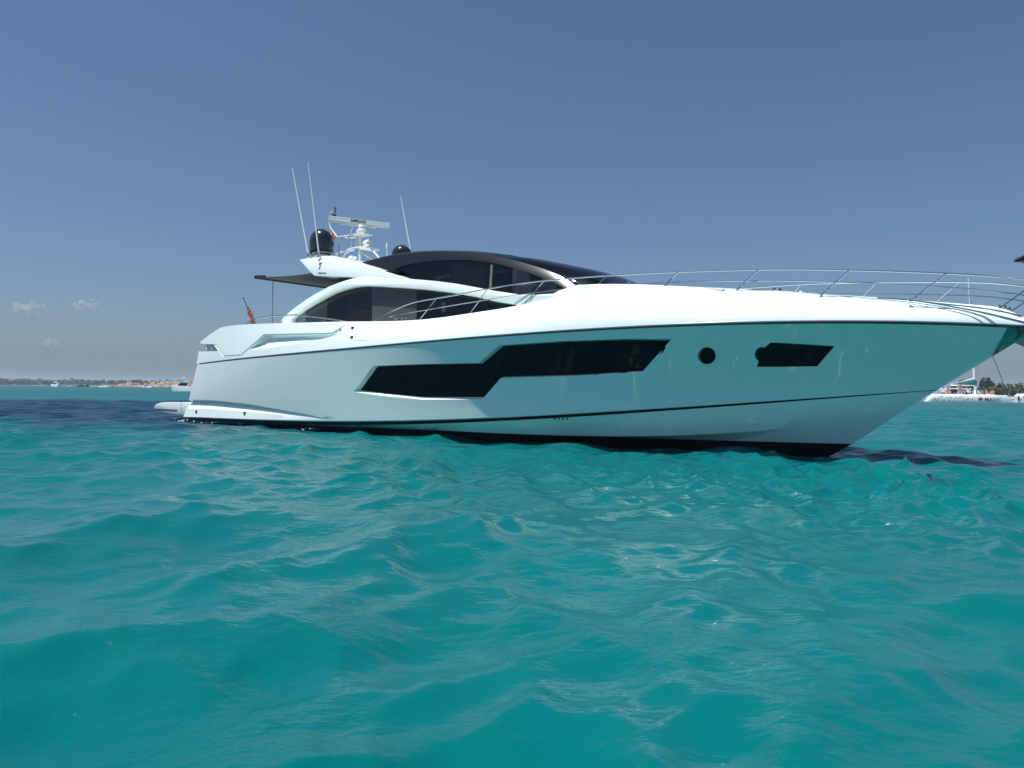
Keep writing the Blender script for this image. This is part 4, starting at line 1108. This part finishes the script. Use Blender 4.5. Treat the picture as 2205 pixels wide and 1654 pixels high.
for i, (px, yt, lb) in enumerate(SH2):
    tree('olive_bush', px, yt, 206 + (i * 3) % 4, 10, lb, 'bush', M['leaf_olive'], 'olive bushes behind the right beach', 300, False)

# ------------------------------------------------------------------ sailing catamaran at the right
CD = 103.0
c_b = at(2183, 866.5, CD); CAT_TH = math.radians(-9)
cat = empty('catamaran', (c_b[0], CD, 0), CAT_TH, 'white sailing catamaran with spotted hull, red star and bare mast behind the yacht bow', 'catamaran')
ca = np.array([math.cos(CAT_TH), math.sin(CAT_TH), 0]); cn = np.array([-math.sin(CAT_TH), math.cos(CAT_TH), 0]); CO = np.array([c_b[0], CD, 0])
def chit(px, py, y=0.0):
    d = CF + CR * (px - 1102.5) / FPX + CU * (827 - py) / FPX
    o = np.array([0, 0, CAMH]) - CO; t = (y - o @ cn) / (d @ cn); q = o + d * t
    return np.array([q @ ca, q @ cn, q[2]])
def cat_hull(yc, lab):
    st = []
    top = [(1993,866),(2003,857),(2010,849.5),(2020,849),(2060,849.5),(2100,850),(2140,851),(2165,852.5),(2176,856),(2181,861)]
    P = [chit(a, b, -.45) for a, b in top]
    xs_ = np.array([p[0] for p in P]); zs_t = np.array([p[2] for p in P])
    x0, x1 = xs_[0], 0.0
    v = []; f = []; ns = 46; ring = 10
    for i in range(ns):
        t = i / (ns - 1); x = x0 + (x1 - x0) * t
        zt = max(.12, float(np.interp(x, xs_, zs_t))); wdt = .50 * (1 - max(0, (t - .55) / .45) ** 2.2) * (.75 + .25 * min(1, t / .15)); wdt = max(wdt, .02)
        sec = [(-wdt * .8, -.35), (-wdt, .0), (-wdt * .96, zt * .45), (-wdt * .88, zt * .92), (-wdt * .74, zt), (wdt * .74, zt), (wdt * .88, zt * .92), (wdt * .96, zt * .45), (wdt, 0), (wdt * .8, -.35)]
        for a, b in sec: v.append((x, yc + a, b))
    for i in range(ns - 1):
        for j in range(ring): a = i * ring + j; b = i * ring + (j + 1) % ring; f.append((a, b, b + ring, a + ring))
    f.append(tuple(range(ring))); f.append(tuple((ns - 1) * ring + j for j in reversed(range(ring))))
    o = put('hull', v, f, M['alu'], cat, None, True, 40); fix_normals(o); return o
h1 = cat_hull(0.0, 'near'); h2 = cat_hull(6.2, 'far')
# painted spots on the near hull
rs = np.random.RandomState(3)
for k in range(22):
    px = 2008 + (2102 - 2008) * (k + rs.uniform(0, .9)) / 22; py = rs.uniform(853.5, 863.5); q = chit(px, py, -.5)
    n = 7; r = rs.uniform(.05, .10); zt_ = 1.15
    vv = [(q[0] + r * 1.3 * math.cos(6.28 * i / n) * rs.uniform(.6, 1.2), 0, q[2] + r * math.sin(6.28 * i / n) * rs.uniform(.6, 1.2)) for i in range(n)]
    vv = [(p[0], -.5 + .055 * min(1, max(0, p[2]) / 1.0) - .012, p[2]) for p in vv]; vv2 = [(p[0], p[1] + .06, p[2]) for p in vv]
    MB().add(vv + vv2, [tuple(range(n))] + [(i, (i + 1) % n, n + (i + 1) % n, n + i) for i in range(n)]).build('painted_spot', M[('red_paint', 'orange_paint', 'olive_paint')[rs.randint(3)]], h1, smooth=False)
sc_ = chit(2111, 859, -.48); vv = []
for i in range(10):
    r = .36 if i % 2 == 0 else .15; a = math.pi / 2 + i * math.pi / 5 + .12; vv.append((sc_[0] + r * math.cos(a), -.512, sc_[2] + r * math.sin(a)))
vv += [(p[0], -.44, p[2]) for p in vv]
MB().add(vv, [tuple(range(10))] + [(i, (i + 1) % 10, 10 + (i + 1) % 10, 10 + i) for i in range(10)]).build('red_star', M['red_paint'], h1, smooth=False)
tq0, tq1 = chit(2119, 860, -.46), chit(2156, 860.6, -.46); tm = (tq0 + tq1) / 2
text_mesh('hull_lettering', 'MAGIC', .62, plain('slate_lettering', (.07, .10, .10), .5), h1, (tm[0], -.475, tm[2] + .02), (1, 0, 0), (0, 0, 1), extrude=.02, shear=.2, squeeze=1.05, spacing=1.12)
# beams, deck, net, mast, boom with furled teal sail, canopy, forestay
dz = .98
MB().box((-5.6, 3.1, dz - .02), (6.6, 6.6, .16)).build('bridge_deck', M['alu'], cat, bevel=.03)
MB().tube([(-.9, 0, .86), (-.9, 6.2, .86)], .09, 10).build('crossbeam', M['alu'], cat)
fit = MB()
for x in (.02, .12): fit.tube([(x - .55, .0, 1.05), (x - .55, .0, .1)], .03, 6)
fit.tube([(-.55, .2, .9), (-.5, .2, 1.55)], .05, 6); fit.box((-.6, .4, .95), (.5, .5, .12))
fit.build('bow_fitting', M['steel_dull'], cat)
net = [(-2.3, .4, .88), (-1.0, .4, .86), (-1.0, 5.8, .86), (-2.3, 5.8, .88)]
MB().add(net + [(a, b, c - .02) for a, b, c in net], [(0, 1, 2, 3), (7, 6, 5, 4), (0, 4, 5, 1), (1, 5, 6, 2), (2, 6, 7, 3), (3, 7, 4, 0)]).build('trampoline', M['rope'], cat, smooth=False)
YM = 3.1
mb_, mt = chit(2100, 851, YM), chit(2085.3, 599, YM); mb_[2] = dz
MB().tube([mb_, mb_ * .5 + mt * .5, mt], [.15, .14, .10], 12).build('mast', M['alu'], cat)
b0, b1 = chit(2101, 830, YM), chit(2047, 829.5, YM)
MB().tube([b0, b1], .10, 10).build('boom', M['alu'], cat)
pts = [((2048,828.2),.10),((2060,826.6),.17),((2075,824.5),.28),((2088,823),.42),((2096,822.5),.5),((2102,824.5),.46)]
v = []; f = []; n = 12
for (p, r) in pts:
    c = chit(*p, YM)
    for j in range(n): a = 6.283 * j / n; v.append((c[0], c[1] + r * .55 * math.cos(a), c[2] + r * 1.05 * math.sin(a)))
for i in range(len(pts) - 1):
    for j in range(n): f.append((i * n + j, i * n + (j + 1) % n, (i + 1) * n + (j + 1) % n, (i + 1) * n + j))
f += [tuple(range(n)), tuple((len(pts) - 1) * n + j for j in reversed(range(n)))]
fm = [1 if (i % n) in (2, 3) and i // n < 4 else 0 for i in range(len(f))]
o = put('furled_sail', v, f, [M['teal_canvas'], M['alu']], cat, fm, True); fix_normals(o)
k0, k1 = chit(2036, 836, 1.6), chit(2090, 838, 1.6)
MB().box(((k0[0] + k1[0]) / 2, 3.1, (k0[2] + k1[2]) / 2), (k1[0] - k0[0], 3.6, .12)).build('canopy', M['alu'], cat, bevel=.03)
for x in (k0[0] + .2, k1[0] - .2):
    for y in (1.5, 4.7): MB().tube([(x, y, dz), (x, y, k0[2])], .04, 6).build('canopy_post', M['steel_dull'], cat)
fs0, fs1 = chit(2169, 845, YM), chit(2090, 650, YM)
MB().tube([(fs0[0], YM, .95), fs0 * .8 + fs1 * .2, fs1], [.05, .055, .035], 6).build('forestay', M['rope'], cat)
for s, yy in ((0, .2), (1, 6.0)): MB().tube([(mb_[0] - .6, yy, dz), mt * .93 + mb_ * .07], .014, 5).build('shroud', M['steel_dull'], cat)
MB().tube([mt * .97 + mb_ * .03, (k0[0] - 2.5, YM, 1.2)], .014, 5).build('backstay', M['steel_dull'], cat)

# another white hull lying just past the catamaran's bow, cut by the edge of the view
o2 = at(2187, 866.5, 106.0); nb = empty('moored_boat', (o2[0], 106.0, 0), math.radians(-3), 'white hull end of another boat at the right edge just past the catamaran bow', 'boat')
v = []; f = []; ns = 24
for i in range(ns):
    t = i / (ns - 1); x = 9.0 * t; zt = 1.18 - .25 * max(0, .06 - t) / .06; wd = .55 * min(1, .8 + 4 * t)
    for a_, b_ in [(-wd, -.35), (-wd, 0), (-wd * .95, zt * .5), (-wd * .85, zt * .93), (-wd * .7, zt), (wd * .7, zt), (wd * .85, zt * .93), (wd * .95, zt * .5), (wd, 0), (wd, -.35)]: v.append((x, a_, b_))
for i in range(ns - 1):
    for j in range(10): q = i * 10 + j; r = i * 10 + (j + 1) % 10; f.append((q, r, r + 10, q + 10))
f += [tuple(range(10)), tuple((ns - 1) * 10 + j for j in reversed(range(10)))]
hb = put('hull', v, f, M['alu'], nb, None, True, 40); fix_normals(hb)
MB().box((4.5, 0, 1.22), (8.4, .7, .09)).build('toe_board', M['alu'], nb, bevel=.02)
for x_, z_, r_, mn in ((.75, .78, .08, 'olive_paint'), (1.15, .80, .07, 'orange_paint'), (.45, .45, .06, 'olive_paint'), (1.9, .7, .09, 'red_paint')):
    n = 7; vv = [(x_ + r_ * math.cos(6.28 * i / n), -.56 + .06 * z_ - .012, z_ + r_ * math.sin(6.28 * i / n)) for i in range(n)]; vv2 = [(p[0], p[1] + .05, p[2]) for p in vv]
    MB().add(vv + vv2, [tuple(range(n))] + [(i, (i + 1) % n, n + (i + 1) % n, n + i) for i in range(n)]).build('painted_spot', M[mn], hb, smooth=False)
fd = MB().lathe((.12, -.5, .30), [(.05, 0), (.11, .08), (.12, .45), (.07, .56), (.03, .66)], 12).build('fender', M['black_plastic'], nb)

# ------------------------------------------------------------------ people aboard the catamaran
M['skin'] = plain('skin', (.42, .22, .14), .6); M['hair'] = plain('dark_hair', (.02, .015, .012), .7)
CL = dict(red=(.45, .04, .05), white=(.7, .7, .68), navy=(.02, .03, .07), grey=(.25, .27, .3), tan=(.45, .32, .16), teal=(.02, .2, .2), black=(.015, .015, .018), pink=(.5, .2, .22))
for k, c in CL.items(): M['c_' + k] = plain(k + '_cloth', c, .85)
def person(loc, rz, pose, shirt, shorts, label):
    """one continuous body grown from a skeleton; seated or standing"""
    if pose == 'stand':
        J = dict(pel=(0, 0, .95), che=(0, 0, 1.32), nek=(0, 0, 1.50), hed=(0, -.02, 1.64), top=(0, 0, 1.75), hl=(.10, 0, .90), kl=(.11, -.02, .50), al=(.12, .02, .08), tl=(.13, -.14, .03), hr=(-.10, 0, .90), kr=(-.11, -.04, .50), ar=(-.12, .0, .08), tr=(-.13, -.16, .03),
                 sl=(.19, 0, 1.42), el=(.26, .02, 1.14), wl=(.25, -.10, .90), fl=(.24, -.14, .80), sr=(-.19, 0, 1.42), er=(-.30, -.04, 1.16), wr=(-.20, -.22, 1.05), fr=(-.14, -.28, 1.02))
    else:
        J = dict(pel=(0, 0, .50), che=(0, .04, .86), nek=(0, .04, 1.04), hed=(0, .0, 1.18), top=(0, .02, 1.29), hl=(.10, -.02, .47), kl=(.12, -.44, .50), al=(.13, -.46, .09), tl=(.14, -.60, .04), hr=(-.10, -.02, .47), kr=(-.13, -.43, .52), ar=(-.12, -.40, .09), tr=(-.13, -.54, .04),
                 sl=(.19, .04, .96), el=(.25, -.02, .70), wl=(.16, -.25, .60), fl=(.12, -.33, .57), sr=(-.19, .04, .96), er=(-.26, -.02, .70), wr=(-.16, -.27, .62), fr=(-.10, -.35, .60))
    RD = dict(pel=.15, che=.16, nek=.06, hed=.10, top=.07, hl=.09, kl=.06, al=.04, tl=.035, hr=.09, kr=.06, ar=.04, tr=.035, sl=.07, el=.045, wl=.03, fl=.035, sr=.07, er=.045, wr=.03, fr=.035)
    E_ = [('pel', 'che'), ('che', 'nek'), ('nek', 'hed'), ('hed', 'top'), ('pel', 'hl'), ('hl', 'kl'), ('kl', 'al'), ('al', 'tl'), ('pel', 'hr'), ('hr', 'kr'), ('kr', 'ar'), ('ar', 'tr'), ('che', 'sl'), ('sl', 'el'), ('el', 'wl'), ('wl', 'fl'), ('che', 'sr'), ('sr', 'er'), ('er', 'wr'), ('wr', 'fr')]
    K = list(J); me = bpy.data.meshes.new('person'); me.from_pydata([J[k] for k in K], [(K.index(a), K.index(b)) for a, b in E_], [])
    o = bpy.data.objects.new('person', me); COL.objects.link(o)
    sk = o.modifiers.new('skin', 'SKIN')
    for i, k in enumerate(K): me.skin_vertices[0].data[i].radius = (RD[k], RD[k] * (.75 if k in ('pel', 'che') else 1)); me.skin_vertices[0].data[i].use_root = (k == 'pel')
    ss = o.modifiers.new('sub', 'SUBSURF'); ss.levels = 1
    bake(o); me = o.data
    for m in (M['skin'], M['c_' + shirt], M['c_' + shorts]): me.materials.append(m)
    zp, zn = J['pel'][2], J['nek'][2]
    for p in me.polygons:
        c = p.center; p.use_smooth = True
        if zp + .05 < c.z < zn - .02 and abs(c.x) < .24: p.material_index = 1
        elif (pose == 'stand' and zp - .30 < c.z <= zp + .05 and abs(c.x) < .2) or (pose != 'stand' and c.z <= zp + .05 and c.z > zp - .15 and c.y > -.35): p.material_index = 2
    h = J['hed']
    MB().lathe((h[0], h[1] + .02, h[2] - .01), [(.105, 0), (.115, .05), (.095, .11), (.05, .145), (.01, .155)], 12).build('hair', M['hair'], o, angle=60)
    o.location = loc; o.rotation_euler = (0, 0, rz); tag(o, label, 'person', 'people aboard the catamaran'); return o
def on_cat(px, y, z=dz + .06):
    q = chit(px, 850, y); w_ = CO + ca * q[0] + cn * y; return (w_[0], w_[1], z)
PPL = [(2031.5, .9, 'sit', 'white', 'navy', 'person in a white top seated at the aft end under the canopy'),
       (2042, 1.2, 'sit', 'pink', 'red', 'person in a pink top and red shorts seated under the canopy'),
       (2050, 1.9, 'sit', 'black', 'black', 'person in black clothes seated under the canopy'),
       (2058, 1.6, 'sit', 'navy', 'black', 'person in a navy top and black shorts under the canopy'),
       (2066.5, .8, 'stand', 'tan', 'tan', 'standing person in tan clothes under the canopy, tallest of the group'),
       (2077, 1.1, 'sit', 'grey', 'navy', 'person in a grey top and navy shorts left of the mast'),
       (2085, 1.3, 'sit', 'white', 'black', 'person in a white top and black shorts nearest the mast'),
       (2107, 1.0, 'sit', 'white', 'teal', 'person in a white top seated just right of the mast'),
       (2114, 1.6, 'sit', 'grey', 'black', 'person in a grey top seated on the foredeck'),
       (2125, 1.2, 'sit', 'pink', 'white', 'person in a pink top with white shorts on the foredeck'),
       (2137, 1.8, 'sit', 'tan', 'red', 'person in a tan top and red shorts on the foredeck')]
for i, (px, y, pose, a, b, lb) in enumerate(PPL):
    zb_ = dz + .06 if pose == 'stand' else dz - .38 if px > 2100 else dz - .22
    person(on_cat(px, y, zb_), CAT_TH + (i * 2.4) % 1.7 - .8, pose, a, b, lb)

# ------------------------------------------------------------------ small boats at the left
def motorboat(px, py, D, L, H, rz, label, hullmat, kind, group='small boats off the left shore'):
    p = at(px, py, D); t = empty('motorboat', (p[0], D, 0), rz, label, 'motorboat', group)
    v = []; f = []; ns = 14; fb = H * .34
    for i in range(ns):
        u = i / (ns - 1); x = -L / 2 + L * u; wd = L * .16 * (1 - max(0, (u - .45) / .55) ** 2); zt = fb * (1 + .35 * u * u); wd = max(wd, .02); xx = x + (.06 * L * u if u > .6 else 0)
        v += [(x, -wd * 1.0, -.2), (xx, -wd * .96, zt * .6), (xx, -wd * .86, zt), (xx, wd * .86, zt), (xx, wd * .96, zt * .6), (x, wd * 1.0, -.2)]
    for i in range(ns - 1):
        for j in range(6): a = i * 6 + j; b = i * 6 + (j + 1) % 6; f.append((a, b, b + 6, a + 6))
    f += [tuple(range(6)), tuple((ns - 1) * 6 + j for j in reversed(range(6)))]
    o = put('hull', v, f, hullmat, t, None, True, 35); fix_normals(o)
    if kind == 'open':
        MB().box((-.05 * L, 0, fb * 1.35), (L * .12, L * .12, fb * .7)).build('console', M['alu'], t, bevel=.03)
        MB().tube([(-L * .5, 0, fb * .6), (-L * .5, 0, fb * 1.3)], .16, 8).build('outboard_motor', M['black_plastic'], t)
        return t
    def trap(x0, x1, x2, x3, z0, z1, hw): # lower from x0 to x1, upper from x2 to x3
        return [(x0, -hw, z0), (x1, -hw, z0), (x1, hw, z0), (x0, hw, z0), (x2, -hw * .72, z1), (x3, -hw * .72, z1), (x3, hw * .72, z1), (x2, hw * .72, z1)]
    FQ = [(3, 2, 1, 0), (4, 5, 6, 7), (0, 1, 5, 4), (1, 2, 6, 5), (2, 3, 7, 6), (3, 0, 4, 7)]
    MB().add(trap(-.30 * L, .22 * L, -.28 * L, .08 * L, fb * 1.02, fb * 1.95, L * .115), FQ).build('cabin', M['alu'], t, smooth=False, bevel=.03)
    MB().add(trap(-.26 * L, .185 * L, -.25 * L, .095 * L, fb * 1.25, fb * 1.80, L * .122), FQ).build('window', M['dark_glass'], t, smooth=False)
    MB().box((-.10 * L, 0, fb * 2.02), (L * .42, L * .22, fb * .10)).build('roof', M['alu'], t, bevel=.02)
    if kind == 'fly':
        MB().box((-.12 * L, 0, fb * 2.32), (L * .30, L * .18, fb * .5)).build('flybridge', M['alu'], t, bevel=.05)
        m_ = MB(); m_.tube([(-.25 * L, -L * .08, fb * 2.1), (-.2 * L, -L * .08, H), (-.2 * L, L * .08, H), (-.25 * L, L * .08, fb * 2.1)], .05, 6); m_.box((-.12 * L, 0, H), (L * .24, L * .18, .07)); m_.build('hardtop', M['alu'], t)
    if kind == 'mast':
        MB().tube([(-.08 * L, 0, fb * 2.0), (-.05 * L, 0, H)], .05, 6).lathe((-.05 * L, 0, H), [(.22, 0), (.24, .08), (.1, .16)], 12).build('radar_post', M['alu'], t)
    return t
motorboat(119, 830, 430, 6.5, 3.1, math.radians(160), 'white flybridge motorboat with a tall top, leftmost off the wooded shore', M['alu'], 'fly')
motorboat(152, 830, 520, 4.2, 1.6, math.radians(20), 'tiny white open boat between the flybridge boat and dark hulled boat', M['alu'], 'open')
motorboat(178, 830.5, 440, 6.6, 2.2, math.radians(12), 'dark hulled motorboat with a white cabin near the wooded shore', plain('navy_hull_paint', (.012, .02, .045), .3), 'cab')
motorboat(229, 831, 430, 7.6, 1.5, math.radians(6), 'low white launch at the left foot of the rocky headland', M['alu'], 'open')
motorboat(316, 832, 440, 7.2, 1.5, math.radians(174), 'low white launch with a blue cover below the headland house', M['alu'], 'open')
cv = at(313, 828, 440); lc = bpy.data.objects.new('boat_cover', None)
bpy.data.objects.remove(lc)
blue = plain('blue_canvas', (.03, .10, .22), .8)
parent_ = [o for o in bpy.data.objects if o.get('label', '').startswith('low white launch with a blue')][0]
MB().lathe((.3, 0, .45), [(1.2, 0), (1.1, .4), (.7, .9), (.1, 1.2)], 10).build('boat_cover', blue, parent_)
motorboat(393.5, 840, 158, 4.6, 2.75, math.radians(176), 'white cabin boat with dark windows half hidden behind the yacht stern', M['alu'], 'mast')
# clouds: two thin wisps low at the left
def cloud(px, py, D, w_, h_, label, seed):
    rs = np.random.RandomState(seed); c = at(px, py, D); v = []; f = []
    bm = bmesh.new()
    for k in range(30):
        t = rs.uniform(-1, 1); r = (1 - .7 * abs(t)) * rs.uniform(.5, 1)
        mt_ = Matrix.Translation((t * w_ + rs.normal(0, .04 * w_), rs.normal(0, .3 * h_), rs.normal(0, .28 * h_) + .1 * h_ * t)) @ Matrix.Diagonal((w_ * .28 * r, h_ * .6 * r, h_ * .42 * r, 1))
        bmesh.ops.create_icosphere(bm, subdivisions=3, radius=1, matrix=mt_)
    me = bpy.data.meshes.new('cloud'); bm.to_mesh(me); bm.free(); me.materials.append(cmat)
    me.polygons.foreach_set('use_smooth', [True] * len(me.polygons))
    o = bpy.data.objects.new('cloud', me); COL.objects.link(o); o.location = tuple(c); o['kind'] = 'structure'
    return o
cmat = bpy.data.materials.new('cloud_vapour'); cmat.use_nodes = True; cn_ = cmat.node_tree; cn_.nodes.clear()
co_ = cn_.nodes.new('ShaderNodeOutputMaterial'); cv_ = cn_.nodes.new('ShaderNodeVolumePrincipled'); cv_.inputs['Density'].default_value = 0.014; cv_.inputs['Color'].default_value = (.95, .93, .93, 1); cv_.inputs['Anisotropy'].default_value = .2
cn_.links.new(cv_.outputs[0], co_.inputs['Volume'])
cloud(60, 664, 6000, 140, 75, '', 2); cloud(178, 657, 6000, 130, 52, '', 5); cloud(105, 738, 6200, 90, 40, '', 8)

# ------------------------------------------------------------------ air: one closed box of thin haze
bpy.ops.mesh.primitive_cube_add(size=1)
hz = bpy.context.object; hz.name = 'haze'; hz.dimensions = (8400, 9000, 40); hz.location = (-100, 1500, 40 / 2 - 4.5 + 0.0); hz['kind'] = 'stuff'
hm = bpy.data.materials.new('haze_air'); hm.use_nodes = True; hn = hm.node_tree; hn.nodes.clear()
ho = hn.nodes.new('ShaderNodeOutputMaterial'); hv = hn.nodes.new('ShaderNodeVolumePrincipled'); hv.inputs['Density'].default_value = 0.00032; hv.inputs['Color'].default_value = (.64, .82, 1.0, 1); hv.inputs['Anisotropy'].default_value = 0.0
hn.links.new(hv.outputs[0], ho.inputs['Volume']); hz.data.materials.append(hm)
